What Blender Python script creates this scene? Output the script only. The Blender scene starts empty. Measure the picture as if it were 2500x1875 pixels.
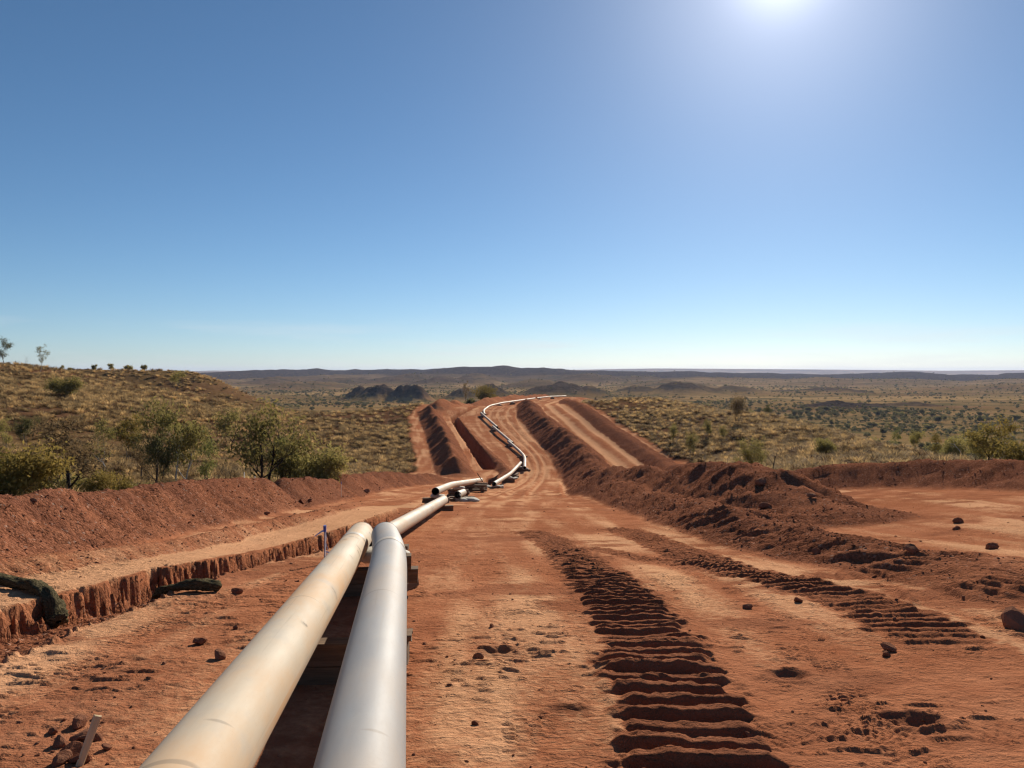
import bpy, math, random
import numpy as np

R = math.radians
sc = bpy.context.scene
col = sc.collection

# ---------------------------------------------------------------- camera, sky, sun, exposure
CAM_H = 1.75                       # a standing person's eye above the dirt at the origin, +Y is the way the photo looks
cd = bpy.data.cameras.new('camera')
cam = bpy.data.objects.new('camera', cd)
col.objects.link(cam)
cam.location = (0, 0, CAM_H)
cam.rotation_euler = (R(90), 0, 0)
cd.sensor_width = 36.0
cd.lens = 28.02
cd.shift_y = -0.0118
cd.clip_start = 0.05
cd.clip_end = 60000
sc.camera = cam

SUN_EL, SUN_AZ = R(26.2), R(18.7)  # azimuth clockwise from +Y
world = bpy.data.worlds.new('World')
sc.world = world
world.use_nodes = True
wn = world.node_tree
bg = wn.nodes['Background']
sky = wn.nodes.new('ShaderNodeTexSky')
sky.sky_type = 'NISHITA'
sky.sun_disc = False
sky.sun_elevation = SUN_EL
sky.sun_rotation = SUN_AZ
sky.altitude = 300
sky.air_density = 0.75
sky.dust_density = 0.15
sky.ozone_density = 4.5
# thin streaks of cirrus lying low over the horizon
tc = wn.nodes.new('ShaderNodeTexCoord')
mp = wn.nodes.new('ShaderNodeMapping')
mp.inputs['Scale'].default_value = (2.2, 2.2, 26.0)
cn = wn.nodes.new('ShaderNodeTexNoise')
cn.inputs['Scale'].default_value = 1.6
cn.inputs['Detail'].default_value = 7
cn.inputs['Roughness'].default_value = 0.55
cr = wn.nodes.new('ShaderNodeMapRange')
cr.inputs['From Min'].default_value = 0.52
cr.inputs['From Max'].default_value = 0.78
cr.inputs['To Max'].default_value = 0.6
sep = wn.nodes.new('ShaderNodeSeparateXYZ')
band = wn.nodes.new('ShaderNodeMapRange')
band.interpolation_type = 'SMOOTHSTEP'
band.inputs['From Min'].default_value = 0.075
band.inputs['From Max'].default_value = 0.03
mul = wn.nodes.new('ShaderNodeMath')
mul.operation = 'MULTIPLY'
cl = wn.nodes.new('ShaderNodeMixRGB')
cl.blend_type = 'MIX'
cl.inputs['Color2'].default_value = (9.5, 9.6, 9.8, 1)
hsv = wn.nodes.new('ShaderNodeHueSaturation')
hsv.inputs['Saturation'].default_value = 1.04
hsv.inputs['Hue'].default_value = 0.493
L = wn.links.new
L(tc.outputs['Generated'], mp.inputs['Vector'])
L(mp.outputs['Vector'], cn.inputs['Vector'])
L(cn.outputs['Fac'], cr.inputs['Value'])
L(tc.outputs['Generated'], sep.inputs['Vector'])
L(sep.outputs['Z'], band.inputs['Value'])
L(cr.outputs['Result'], mul.inputs[0])
L(band.outputs['Result'], mul.inputs[1])
L(mul.outputs[0], cl.inputs['Fac'])
L(sky.outputs['Color'], hsv.inputs['Color'])
L(hsv.outputs['Color'], cl.inputs['Color1'])
# the glare of the air right around the sun
sdir = wn.nodes.new('ShaderNodeVectorMath')
sdir.operation = 'DOT_PRODUCT'
sdir.inputs[1].default_value = (math.sin(SUN_AZ) * math.cos(SUN_EL), math.cos(SUN_AZ) * math.cos(SUN_EL), math.sin(SUN_EL))
L(tc.outputs['Generated'], sdir.inputs[0])
acc = cl.outputs['Color']
for power, amt in ((900, 8.0), (120, 3.4), (24, .8)):
    pw = wn.nodes.new('ShaderNodeMath'); pw.operation = 'POWER'
    mx = wn.nodes.new('ShaderNodeMath'); mx.operation = 'MAXIMUM'; mx.inputs[1].default_value = 0.0
    L(sdir.outputs['Value'], mx.inputs[0]); L(mx.outputs[0], pw.inputs[0]); pw.inputs[1].default_value = power
    ad = wn.nodes.new('ShaderNodeMixRGB'); ad.blend_type = 'ADD'
    ad.inputs['Color2'].default_value = (amt, amt * .97, amt, 1)
    L(pw.outputs[0], ad.inputs['Fac']); L(acc, ad.inputs['Color1'])
    acc = ad.outputs['Color']
L(acc, bg.inputs['Color'])
bg.inputs['Strength'].default_value = 0.063

sd = bpy.data.lights.new('sun', 'SUN')
sd.energy = 5.0
sd.angle = R(0.53)
sd.color = (1.0, 0.90, 0.76)
sun = bpy.data.objects.new('sun', sd)
col.objects.link(sun)
sun.rotation_euler = (R(90) - SUN_EL, 0, -SUN_AZ + math.pi)
sun.location = (20, 60, 40)

sc.view_settings.view_transform = 'Standard'
sc.view_settings.look = 'None'
sc.view_settings.gamma = 1.0
sc.view_settings.use_curve_mapping = False
sc.view_settings.exposure = 0.45
sc.render.engine = 'CYCLES'
cy = sc.cycles
cy.use_denoising = True
cy.filter_width = 1.3
cy.max_bounces = 6
cy.diffuse_bounces = 3
cy.glossy_bounces = 3
cy.transmission_bounces = 3
cy.volume_bounces = 1
cy.transparent_max_bounces = 6
cy.caustics_reflective = False
cy.caustics_refractive = False

random.seed(7)
RNG = np.random.default_rng(7)

# ---------------------------------------------------------------- helpers
def tag(o, label=None, category=None, group=None, kind=None):
    if label: o['label'] = label
    if category: o['category'] = category
    if group: o['group'] = group
    if kind: o['kind'] = kind
    return o

def mesh_obj(name, verts, faces, mat=None, parent=None, smooth=False, uv=None):
    me = bpy.data.meshes.new(name)
    me.from_pydata([tuple(map(float, v)) for v in verts], [], [tuple(map(int, f)) for f in faces])
    if smooth:
        me.polygons.foreach_set('use_smooth', np.ones(len(me.polygons), bool))
    if uv is not None:
        lay = me.uv_layers.new(name='UVMap')
        idx = np.zeros(len(me.loops), int)
        me.loops.foreach_get('vertex_index', idx)
        lay.data.foreach_set('uv', np.asarray(uv, float)[idx].ravel())
    me.update()
    o = bpy.data.objects.new(name, me)
    col.objects.link(o)
    if mat: me.materials.append(mat)
    if parent: o.parent = parent
    return o

def empty(name, loc, rz=0.0, scale=1.0):
    o = bpy.data.objects.new(name, None)
    o.empty_display_size = 0.2
    col.objects.link(o)
    o.location = loc
    o.rotation_euler = (0, 0, rz)
    o.scale = (scale,) * 3
    return o

class NT:
    """small node-tree builder"""
    def __init__(self, name):
        self.mat = bpy.data.materials.new(name)
        self.mat.use_nodes = True
        self.t = self.mat.node_tree
        self.bsdf = self.t.nodes['Principled BSDF']
        self.out = self.t.nodes['Material Output']
    def n(self, kind, **kw):
        nd = self.t.nodes.new(kind)
        for k, v in kw.items():
            setattr(nd, k, v)
        return nd
    def l(self, a, b):
        self.t.links.new(a, b)
    def setin(self, sock, v):
        if isinstance(v, bpy.types.NodeSocket): self.l(v, sock)
        elif isinstance(v, (tuple, list)) and len(v) == 3 and sock.type == 'RGBA': sock.default_value = (*v, 1)
        else: sock.default_value = v
    def noise(self, vec, scale, detail=5, rough=0.55):
        nd = self.n('ShaderNodeTexNoise')
        nd.inputs['Scale'].default_value = scale
        nd.inputs['Detail'].default_value = detail
        nd.inputs['Roughness'].default_value = rough
        if vec is not None: self.l(vec, nd.inputs['Vector'])
        return nd.outputs['Fac']
    def mapping(self, vec, scale, loc=(0, 0, 0), rot=(0, 0, 0)):
        nd = self.n('ShaderNodeMapping')
        nd.inputs['Scale'].default_value = scale
        nd.inputs['Location'].default_value = loc
        nd.inputs['Rotation'].default_value = rot
        self.l(vec, nd.inputs['Vector'])
        return nd.outputs['Vector']
    def rng(self, v, a, b, c=0.0, d=1.0, smooth=False):
        nd = self.n('ShaderNodeMapRange')
        if smooth: nd.interpolation_type = 'SMOOTHSTEP'
        self.setin(nd.inputs['Value'], v)
        for k, x in zip(('From Min', 'From Max', 'To Min', 'To Max'), (a, b, c, d)):
            self.setin(nd.inputs[k], x)
        return nd.outputs['Result']
    def math(self, op, a, b=0.0):
        nd = self.n('ShaderNodeMath', operation=op)
        self.setin(nd.inputs[0], a)
        self.setin(nd.inputs[1], b)
        return nd.outputs[0]
    def mix(self, f, a, b, mode='MIX'):
        nd = self.n('ShaderNodeMixRGB', blend_type=mode)
        self.setin(nd.inputs['Fac'], f)
        self.setin(nd.inputs['Color1'], a)
        self.setin(nd.inputs['Color2'], b)
        return nd.outputs['Color']
    def attr(self, name):
        nd = self.n('ShaderNodeAttribute', attribute_name=name)
        return nd.outputs['Fac']
    def pos(self):
        return self.n('ShaderNodeNewGeometry').outputs['Position']
    def obj(self):
        return self.n('ShaderNodeTexCoord').outputs['Object']
    def rand(self):
        return self.n('ShaderNodeObjectInfo').outputs['Random']
    def bump(self, h, strength, dist, normal=None):
        nd = self.n('ShaderNodeBump')
        self.setin(nd.inputs['Strength'], strength)
        nd.inputs['Distance'].default_value = dist
        self.l(h, nd.inputs['Height'])
        if normal is not None: self.l(normal, nd.inputs['Normal'])
        return nd.outputs['Normal']
    def done(self, color, rough=0.9, spec=0.2, normal=None):
        self.setin(self.bsdf.inputs['Base Color'], color)
        self.setin(self.bsdf.inputs['Roughness'], rough)
        self.setin(self.bsdf.inputs['Specular IOR Level'], spec)
        if normal is not None: self.l(normal, self.bsdf.inputs['Normal'])
        return self.mat

# numpy value noise
def _h(ix, iy, seed):
    n = (ix * 374761393 + iy * 668265263 + seed * 974634777) & 0x7fffffff
    n = ((n ^ (n >> 13)) * 1274126177) & 0x7fffffff
    n = ((n ^ (n >> 15)) * 16807) & 0x7fffffff
    return ((n >> 7) & 0xffff) * (1.0 / 65535.0)

def vnoise(x, y, seed=0):
    fx, fy = np.floor(x), np.floor(y)
    ix, iy = fx.astype(np.int64), fy.astype(np.int64)
    tx, ty = x - fx, y - fy
    tx = tx * tx * (3 - 2 * tx)
    ty = ty * ty * (3 - 2 * ty)
    a, b = _h(ix, iy, seed), _h(ix + 1, iy, seed)
    c, d = _h(ix, iy + 1, seed), _h(ix + 1, iy + 1, seed)
    return (a + (b - a) * tx) * (1 - ty) + (c + (d - c) * tx) * ty

def fbm(x, y, seed=0, oct=4, gain=0.5):
    """about -1..1"""
    v, amp, tot = 0.0, 1.0, 0.0
    for i in range(oct):
        v = v + amp * (vnoise(x, y, seed + 17 * i) - 0.5)
        tot += amp
        amp *= gain
        x, y = x * 2.03 + 11.3, y * 2.03 - 7.1
    return 2 * v / tot

def ss(a, b, x):
    t = np.clip((x - a) / (b - a), 0, 1)
    return t * t * (3 - 2 * t)

def along(x, y, poly):
    """signed distance (left of travel positive), arc length and total length of a polyline"""
    P = np.asarray(poly, float)
    best = np.full(x.shape, 1e9)
    sgn = np.zeros(x.shape)
    arc = np.zeros(x.shape)
    acc = 0.0
    for (ax, ay), (bx, by) in zip(P[:-1, :2], P[1:, :2]):
        dx, dy = bx - ax, by - ay
        ln = math.hypot(dx, dy)
        t = np.clip(((x - ax) * dx + (y - ay) * dy) / (ln * ln), 0, 1)
        ex, ey = x - ax - t * dx, y - ay - t * dy
        d = np.hypot(ex, ey)
        m = d < best
        best = np.where(m, d, best)
        sgn = np.where(m, np.sign(dx * (y - ay) - dy * (x - ax)), sgn)
        arc = np.where(m, acc + t * ln, arc)
        acc += ln
    return best * sgn, arc, acc

def smooth_poly(pts, n=8):
    """Catmull-Rom through the points"""
    P = np.asarray(pts, float)
    Q = np.vstack([2 * P[0] - P[1], P, 2 * P[-1] - P[-2]])
    out = []
    for i in range(1, len(Q) - 2):
        p0, p1, p2, p3 = Q[i - 1], Q[i], Q[i + 1], Q[i + 2]
        for k in range(n):
            t = k / n
            out.append(0.5 * (2 * p1 + (p2 - p0) * t + (2 * p0 - 5 * p1 + 4 * p2 - p3) * t ** 2 + (3 * p1 - p0 - 3 * p2 + p3) * t ** 3))
    out.append(P[-1])
    return np.array(out)
# ---------------------------------------------------------------- the lie of the land
CORR = [(0, -12, .75), (0, 0, 0), (0, 5, -.32), (0, 9.3, -.72), (0, 12, -1.12), (0, 14, -1.42), (0, 20, -2.15), (0, 28, -3.12),
        (0, 33, -3.72), (0, 45, -5.25), (.8, 58, -6.75), (1.8, 68, -7.75), (2.6, 78, -8.2), (3, 84, -8.0), (2.4, 90, -7.65),
        (1, 97, -7.3), (-1, 112, -6.4), (-2, 128, -5.35), (0, 150, -4.6), (4, 175, -4.75), (8, 207, -5.45), (16, 245, -6.2)]
CP = []
for i, (x, y, z) in enumerate(CORR):
    CP.append((x, y, z))
    if y < 60:
        CP += [(x - 6, y, z + .08), (x + 6, y, z + .05)]
    elif y < 160:
        CP += [(x - 5, y, z - .05), (x + 6, y, z + .02)]
    else:
        CP += [(x - 6, y + 5, z), (x + 7, y - 4, z + .1)]
CP += [  # right: upper pad, road, shoulder, fall to the plain
    (12, -10, .8), (12, 5, .0), (12, 14, -1.1), (13, 22, -1.75), (13, 29, -2.55), (12.5, 42, -3.9), (12.3, 60, -5.6),
    (12.5, 80, -8.0), (10.2, 105, -6.45), (8.2, 133, -4.6), (10.8, 175, -4.5), (18, 5, .2), (19, 20, -1.5), (20, 32, -2.6), (22, 42, -3.5),
    (24.8, 140, -2.9), (31, 125, -3.7), (34.9, 105, -4.2), (34, 85, -4.4), (31.6, 65, -4.5), (27.5, 48, -3.8),
    (20, 100, -5.6), (22, 75, -6.0), (19, 58, -5.2), (18, 130, -3.4), (14.8, 115, -4.7), (15, 148, -3.8), (16, 100, -5.7), (24, 170, -5.2), (30, 200, -8),
    (30, 15, -2.5), (40, 30, -6), (40, 45, -8.5), (46, 65, -10.5), (50, 90, -11.5), (48, 125, -11), (45, 160, -11), (60, 40, -11),
    (80, 70, -15), (80, 120, -17), (70, 200, -18), (40, 240, -13), (30, 300, -16), (60, 10, -9), (90, 0, -13), (120, 60, -19), (130, 160, -22),
    # left: behind the bank, gully, hill, saddle
    (-12, 8, -.6), (-12.2, 22, -1.95), (-14.6, 35, -3.5), (-20, 50, -4.3), (-17, 62, -6.3), (-14, 75, -7.6), (-25, 30, -2.0), (-30, 45, -2.9),
    (-30, 70, -4.4), (-40, 75, -1.9), (-35, 90, -2.7), (-62, 105, .5), (-50, 60, -1.2), (-45, 40, -1.6), (-30, 15, -.9), (-60, 10, -.5),
    (-80, 125, 2.7), (-73, 130, 1.9), (-61, 125, 0), (-47.5, 120, -1.6), (-36.7, 110, -3.5), (-28, 100, -5.0), (-21, 85, -6.8),
    (-27.2, 112, -5.1), (-23.4, 125, -4.7), (-18.3, 140, -3.9), (-20, 100, -5.9), (-95, 110, 3.5), (-100, 60, .8), (-120, 130, 4.5),
    (-80, 165, -2), (-60, 160, -6), (-45, 155, -7.5), (-34, 145, -8.5), (-26, 165, -9.5), (-22, 190, -9), (-14, 225, -9.5), (0, 262, -10), (20, 285, -12),
    (-50, 190, -12), (-65, 195, -9), (-96, 222, 1.9), (-86, 222, .9), (-79, 216, -1.4), (-110, 212, 2.2), (-130, 215, 2.5), (-90, 250, -8), (-120, 255, -6),
    (-70, 240, -13), (-72, 205, -5), (-100, 190, -3), (-150, 60, 2), (-100, 0, -.5), (-160, 160, 4),
    (-40, 260, -15), (0, 330, -18), (-80, 330, -19), (-160, 320, -16), (60, 300, -20), (120, 280, -23), (180, 220, -24), (200, 100, -24),
    (0, -40, 3), (-60, -40, 2), (60, -40, -4), (140, -40, -16), (-150, -40, 2),
    (0, 430, -24), (-130, 420, -23), (130, 420, -26), (240, 350, -27), (-240, 340, -18), (300, 150, -27), (-300, 150, -8), (-260, 0, -6), (260, -30, -24)]
CP = np.array(CP, float)
_c2 = 16.0
def _phi(d2): return np.sqrt(d2 + _c2)
_A = _phi((CP[:, None, 0] - CP[None, :, 0]) ** 2 + (CP[:, None, 1] - CP[None, :, 1]) ** 2)
_n = len(CP)
_M = np.zeros((_n + 3, _n + 3))
_M[:_n, :_n] = _A - np.eye(_n) * 0.6
_M[:_n, _n] = 1; _M[_n, :_n] = 1
_M[:_n, _n + 1:] = CP[:, :2]; _M[_n + 1:, :_n] = CP[:, :2].T
_W = np.linalg.solve(_M, np.concatenate([CP[:, 2], np.zeros(3)]))

def rbf(x, y):
    out = np.empty(x.shape)
    for i in range(0, len(x), 40000):
        xs, ys = x[i:i + 40000, None], y[i:i + 40000, None]
        ph = np.sqrt((xs - CP[None, :, 0]) ** 2 + (ys - CP[None, :, 1]) ** 2 + _c2)
        out[i:i + 40000] = ph @ _W[:_n] + _W[_n] + _W[_n + 1] * xs[:, 0] + _W[_n + 2] * ys[:, 0]
    return out

# far hills: bearing (as tangent * 1946 + 1250), distance, half width in the same units, top (908 = eye level), rockiness
HILLS = [(680, 1900, 80, 921, .3), (560, 2000, 90, 926, .2), (840, 1900, 90, 922, .3), (1000, 2000, 110, 914, .3), (1085, 1750, 80, 919, .35), (1160, 1900, 60, 911, .3),
         (1440, 2000, 90, 911, .3), (1540, 2200, 110, 914, .25), (2520, 1300, 230, 938, .1), (760, 1500, 110, 931, .2), (1310, 1500, 90, 927, .25), (1620, 1600, 110, 929, .2)]
#         bearings, tops, distance, depth, rockiness
RIDGES = [([300, 430, 480, 560, 600, 641, 695, 752, 777, 802, 844, 866, 885, 916, 980, 1040, 1075, 1113, 1170, 1201, 1228, 1252, 1273, 1327, 1365, 1406, 1463, 1485, 1558, 1618, 1675, 1738, 1833, 1990, 2085, 2180, 2227, 2306, 2433, 2465, 2560],
           [925, 914, 911, 907, 905, 903.5, 902, 900.5, 898, 902, 902.5, 899.5, 902, 901.5, 900, 902, 899, 896, 896.5, 895.5, 892, 896, 899, 898, 900, 902.5, 903.5, 905.5, 906, 908.5, 906, 908, 910, 914, 912, 908, 907, 912, 915, 911, 910], 2750, 420, 1.0),
          ([1400, 1500, 1600, 1700, 1800, 1900, 2000, 2100, 2250, 2350, 2420, 2600], [935, 930, 924, 918, 921, 924, 920, 924, 925, 931, 926, 922], 2100, 300, .3),
          ([500, 700, 830, 960, 1100, 1250, 1400, 1560, 1700], [928, 919, 914, 911, 909, 910, 908, 915, 924], 2300, 260, .6)]
KNOBS = [(930, 820, 46, 935, 1), (985, 800, 34, 938, 1), (880, 840, 34, 944, .8), (1015, 790, 30, 940, .9), (1195, 900, 45, 939, .8), (1135, 860, 40, 948, .7), (1375, 1000, 60, 932, .9), (1330, 980, 45, 937, .8), (1440, 1000, 40, 940, .6),
         (1560, 1100, 50, 939, .7), (1655, 1050, 55, 930, .9), (1700, 1080, 60, 938, .7), (1795, 1150, 55, 940, .6), (1455, 520, 16, 958, .9), (1430, 540, 22, 962, .7), (2045, 640, 55, 975, 1), (1990, 650, 40, 982, .9),
         (2125, 660, 50, 981, .9), (2230, 680, 60, 980, .7), (2030, 1200, 60, 944, .8), (2090, 1150, 30, 950, .8), (1950, 1250, 50, 951, .7), (1250, 760, 22, 960, .7),
         (420, 700, 60, 944, .5), (290, 800, 70, 934, .4)]
MES_U = [-600, 0, 150, 330, 430, 480, 520, 640, 700, 900, 1370, 1480, 1600, 1800, 2000, 2180, 2300, 2420, 2520, 3200]
MES_V = [904, 904, 904, 907, 908, 906, 904.5, 906, 907, 905, 903.5, 901, 899.5, 900.5, 902, 903.5, 905, 904, 903.5, 904]

def to_x(u, Y): return (u - 1250.0) / 1946.0 * Y
def to_z(v, Y): return CAM_H - (v - 908.0) / 1946.0 * Y

def far_land(x, y):
    """height and bare-rock mask beyond the ridge"""
    r = np.hypot(x, y)
    z = -27 - 3.5 * ss(400, 2500, r) + 3.0 * fbm(x / 210, y / 170, 3, 4) + 5.0 * fbm(x / 900, y / 600, 5, 3) * ss(500, 1500, r)
    rock = np.zeros(x.shape)
    for (u, Y, w, v, rk) in HILLS:
        X, sx = to_x(u, Y), w / 1946 * Y
        m = (np.abs(x - X) < 3.2 * sx) & (np.abs(y - Y) < Y * .32)
        if not m.any(): continue
        xx, yy = x[m], y[m]
        g = np.exp(-((xx - X) / sx) ** 2 - ((yy - Y) / (Y * .11)) ** 2)
        rid = 1 - np.abs(fbm(xx / (Y * .035), yy / (Y * .05), int(u), 4))
        top = to_z(v, Y)
        h = (top + 30) * g * (.62 + .42 * rid) + 5 * g * fbm(xx / (Y * .012), yy / (Y * .016), int(u) + 3, 3, .6)
        z[m] = np.maximum(z[m], -30 + h + 1.5 * fbm(xx / 60, yy / 60, 8, 3))
        rock[m] = np.maximum(rock[m], min(.85, 2.2 * rk) * ss(.1, .5, g))
    for us, vs, Y, dep, rk in RIDGES:
        m = np.where((y > Y - 3.2 * dep) & (y < Y + 3.2 * dep))[0]
        if not len(m): continue
        xx, yy = x[m], y[m]
        uu = 1250 + 1946 * xx / yy
        off = yy - Y - .8 * dep * fbm(xx / (dep * 1.3), yy / (dep * 3), int(Y), 3)
        g = np.exp(-(off / dep) ** 2)
        gul = 1 - np.abs(fbm(xx / (dep * .45), yy / (dep * .8), int(Y) + 1, 4, .6))
        inr = ss(us[0], us[0] + 120, uu) * (1 - ss(us[-1] - 60, us[-1] + 60, uu))
        top = to_z(np.interp(uu, us, vs), Y) + 31
        z[m] = np.maximum(z[m], -31 + top * inr * g * (.80 + .20 * gul) + 3 * g * fbm(xx / (dep * .12), yy / (dep * .16), int(Y) + 2, 3, .6))
        rock[m] = np.maximum(rock[m], rk * inr * ss(.05, .35, g))
    for (u, Y, w, v, rk) in KNOBS:
        X, sx = to_x(u, Y), w / 1946 * Y
        m = (np.abs(x - X) < 3 * sx) & (np.abs(y - Y) < 5 * sx)
        if not m.any(): continue
        xx, yy = x[m], y[m]
        g = np.exp(-((xx - X) / sx) ** 2 - ((yy - Y) / (sx * 1.5)) ** 2)
        top = to_z(v, Y)
        base = -28.0
        h = (top - base) * np.clip(g ** .7 * (1 + .32 * fbm(xx / (sx * .4), yy / (sx * .5), int(u), 3)) + .06 * rk * ss(.08, .3, g) * fbm(xx / (sx * .14), yy / (sx * .16), int(u) + 9, 3, .7), 0, 1.25)
        z[m] = np.maximum(z[m], base - 1 + h)
        rock[m] = np.maximum(rock[m], rk * ss(.10, .45, g))
    u = 1250 + 1946 * x / np.maximum(y, 1)
    top = CAM_H - (np.interp(u, MES_U, MES_V) - 908) / 1946 * 9200 + .0
    k = ss(8200, 9200, y + 500 * fbm(x / 900, y / 900, 9, 3))
    z = np.where(y > 7000, np.maximum(z, -32 + (top + 32) * k), z)
    return z, rock

# cleared corridor outline
LEFT_EDGE = [(-10.4, -30), (-10.2, 0), (-9.9, 15), (-9.8, 30), (-10.4, 45), (-10.2, 60), (-9.6, 70), (-9.6, 80), (-12.6, 100), (-16.2, 126), (-15.6, 138), (-13, 152), (-7, 190), (3, 232), (14, 268)]
RIGHT_EDGE = [(19.5, -30), (19.5, 10), (18.6, 27), (17, 31.5), (14, 34.2), (11.2, 36.5), (11.4, 42), (14, 52), (16.6, 68), (16.8, 80), (15.8, 95), (13.8, 120), (12.6, 140), (13.6, 160), (17.5, 190), (27, 240), (34, 268)]
OUTLINE = np.array(LEFT_EDGE + RIGHT_EDGE[::-1])

def inside(x, y, P):
    c = np.zeros(x.shape, bool)
    j = len(P) - 1
    for i in range(len(P)):
        xi, yi, xj, yj = *P[i], *P[j]
        if yi != yj:
            c ^= ((yi > y) != (yj > y)) & (x < (xj - xi) * (y - yi) / (yj - yi) + xi)
        j = i
    return c

# the pad's own line, and the heaps and cuts along it
PAD = smooth_poly([(1, -12), (1, 10), (.7, 20), (.9, 35), (1.6, 52), (2.8, 68), (3.7, 80), (3.3, 90), (1.3, 105), (-.6, 120), (-1.0, 133), (.6, 146), (4, 165), (10.5, 195), (20, 232)], 2)
ROAD = smooth_poly([(11.5, 45), (13, 62), (12.6, 78), (11.4, 92), (9.8, 110), (8.3, 130), (7.6, 145), (8.4, 160), (12, 178), (19, 205), (28, 240)], 2)
#            points (x, y, height), half width, seed, clod size
HEAPS = {
    'bank': ([(-8.0, -14, .9), (-8.0, 6, .95), (-8.05, 14, .95), (-8.1, 22, 1.0), (-8.15, 26.6, .95), (-8.2, 27.6, .55), (-8.2, 28.6, .95), (-8.4, 37.5, .95), (-8.5, 38.8, .5), (-8.6, 40.2, 1.0), (-9.0, 50, .95), (-8.4, 60, 1.0), (-7.0, 67, .8), (-5.6, 71, .2)], 1.35, 11),
    'gravel': ([(-6.25, -10, .16), (-6.2, 9, .18), (-5.9, 12, .18), (-5.7, 16, .2), (-5.7, 22, .16), (-5.9, 30, .1), (-6.2, 36, .0)], .45, 12),
    'pile': ([(-5.35, 76.2, .2), (-5.6, 78.2, 1.5), (-7.2, 90, 1.65), (-9.6, 106, 1.6), (-12.6, 124, 1.5), (-13.3, 128.5, 1.3), (-13.6, 130, .1)], 2.0, 13),
    'crest': ([(-12.9, 132.5, .2), (-12.6, 134.5, 1.3), (-11.9, 141, 1.2), (-11.4, 144, .4), (-10.9, 146.5, 1.3), (-8.4, 166, 1.3), (-3.6, 194, 1.4), (6, 234, 1.4), (12, 255, .8)], 2.1, 14),
    'middle': ([(2.2, 156, .3), (2.7, 150, 1.1), (3.2, 127, 1.5), (5.6, 104, 1.7), (7.2, 88, 1.9), (7.4, 76, 1.9), (6.6, 62, 1.5), (5.9, 50, 1.0), (5.3, 40, .7), (5.2, 30, .62), (5.1, 21, .52), (5.1, 15, .42), (5.2, 11.5, .30), (5.4, 9.2, .15), (5.6, 7.5, .05)], None, 15),
    'upper': ([(6.1, 56, .5), (5.9, 49, 1.3), (6.7, 37, 1.4), (7.4, 28, 1.35), (7.7, 23.5, 1.05), (7.7, 20.5, .35)], 2.5, 16),
    'back': ([(9.2, 36, .3), (10.6, 35, .7), (12.8, 33.2, .85), (15.8, 30.2, .95), (17.3, 27, .95), (18.2, 20, .95), (18.6, 8, .9), (18.6, -20, .8)], 2.3, 17),
    'verge': ([(16.5, 205, .2), (11.8, 176, .5), (10.7, 160, .6), (11.0, 140, .55), (11.9, 120, .45), (13.5, 98, .4), (15.0, 80, .4), (14.6, 66, .4), (12, 50, .5), (9.8, 42, .4)], 1.4, 18),
    'spill': ([(6.0, 12.6, .12), (6.5, 10.5, .13), (6.9, 8.8, .08)], .9, 19),
    'lump': ([(-1.6, 72.5, .3), (-.4, 77, .5), (-1.2, 83, .45), (-4.6, 100, .35), (-6.7, 112, .3), (-8.2, 121, .1)], .8, 20),
}
TRENCH_NEAR = smooth_poly([(-4.25, -12), (-4.2, 3), (-4.22, 8), (-4.15, 11), (-3.85, 14), (-3.6, 19), (-3.55, 24), (-3.6, 29)], 4)
TRENCH_DIP = [(-2.7, 55), (-2.6, 62), (-2.2, 69), (-1.75, 74.5)]
TRENCH_FAR = [(-2.3, 81), (-2.9, 85), (-9.3, 126)]
TRENCH_TOP = [(-9.3, 126), (-6.6, 140), (-4.4, 151), (5.6, 200), (12, 225)]
TRACK_A = smooth_poly([(.2, 19.0), (.62, 17.6), (.95, 14), (1.05, 10.8), (1.13, 7.5), (1.08, 5.3), (1.02, 4), (1.0, 1), (1.0, -3)], 6)
TRACK_B = smooth_poly([(2.35, 20.0), (2.75, 18.5), (2.9, 14), (2.98, 11), (3.35, 9), (3.55, 7.6), (3.5, 6.6), (3.3, 5.6), (3.1, 4.8)], 6)
TRACK_C = smooth_poly([(1.35, 15), (1.7, 14), (2.25, 12.4), (2.85, 10.7), (3.4, 9.2)], 6)
TRACK_D = smooth_poly([(3.6, 10.2), (4.6, 10.0), (5.6, 10.6), (6.8, 11.6)], 6)
TRACK_E = smooth_poly([(3.9, 8.6), (4.9, 8.4), (6.0, 8.8), (7.2, 9.6)], 6)
TREADS = [(smooth_poly([(.15, -1), (.1, 4.5), (-.2, 8), (-.9, 14), (-1, 22)], 5), .16), (smooth_poly([(2.2, -1), (2.1, 5), (1.9, 9), (1.7, 13), (.6, 22)], 5), .15),
          (smooth_poly([(1.4, 5.2), (2.3, 6.2), (3.2, 8.2), (4, 11)], 5), .13), (smooth_poly([(-.5, 3.2), (.8, 4.2), (2.2, 4.6), (4, 4.2)], 5), .15),
          (smooth_poly([(-3, 3), (-3.05, 8), (-2.9, 13), (-2.4, 22)], 5), .14), (smooth_poly([(1.6, 3), (2.4, 6.2), (2.5, 9), (1.8, 14), (.4, 22)], 5), .13)]
PITS = [(2.36, 4.72, .17, .05), (1.95, 5.6, .15, .03), (-.1, 6.2, .14, .025), (.35, 4.9, .12, .02)]

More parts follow.
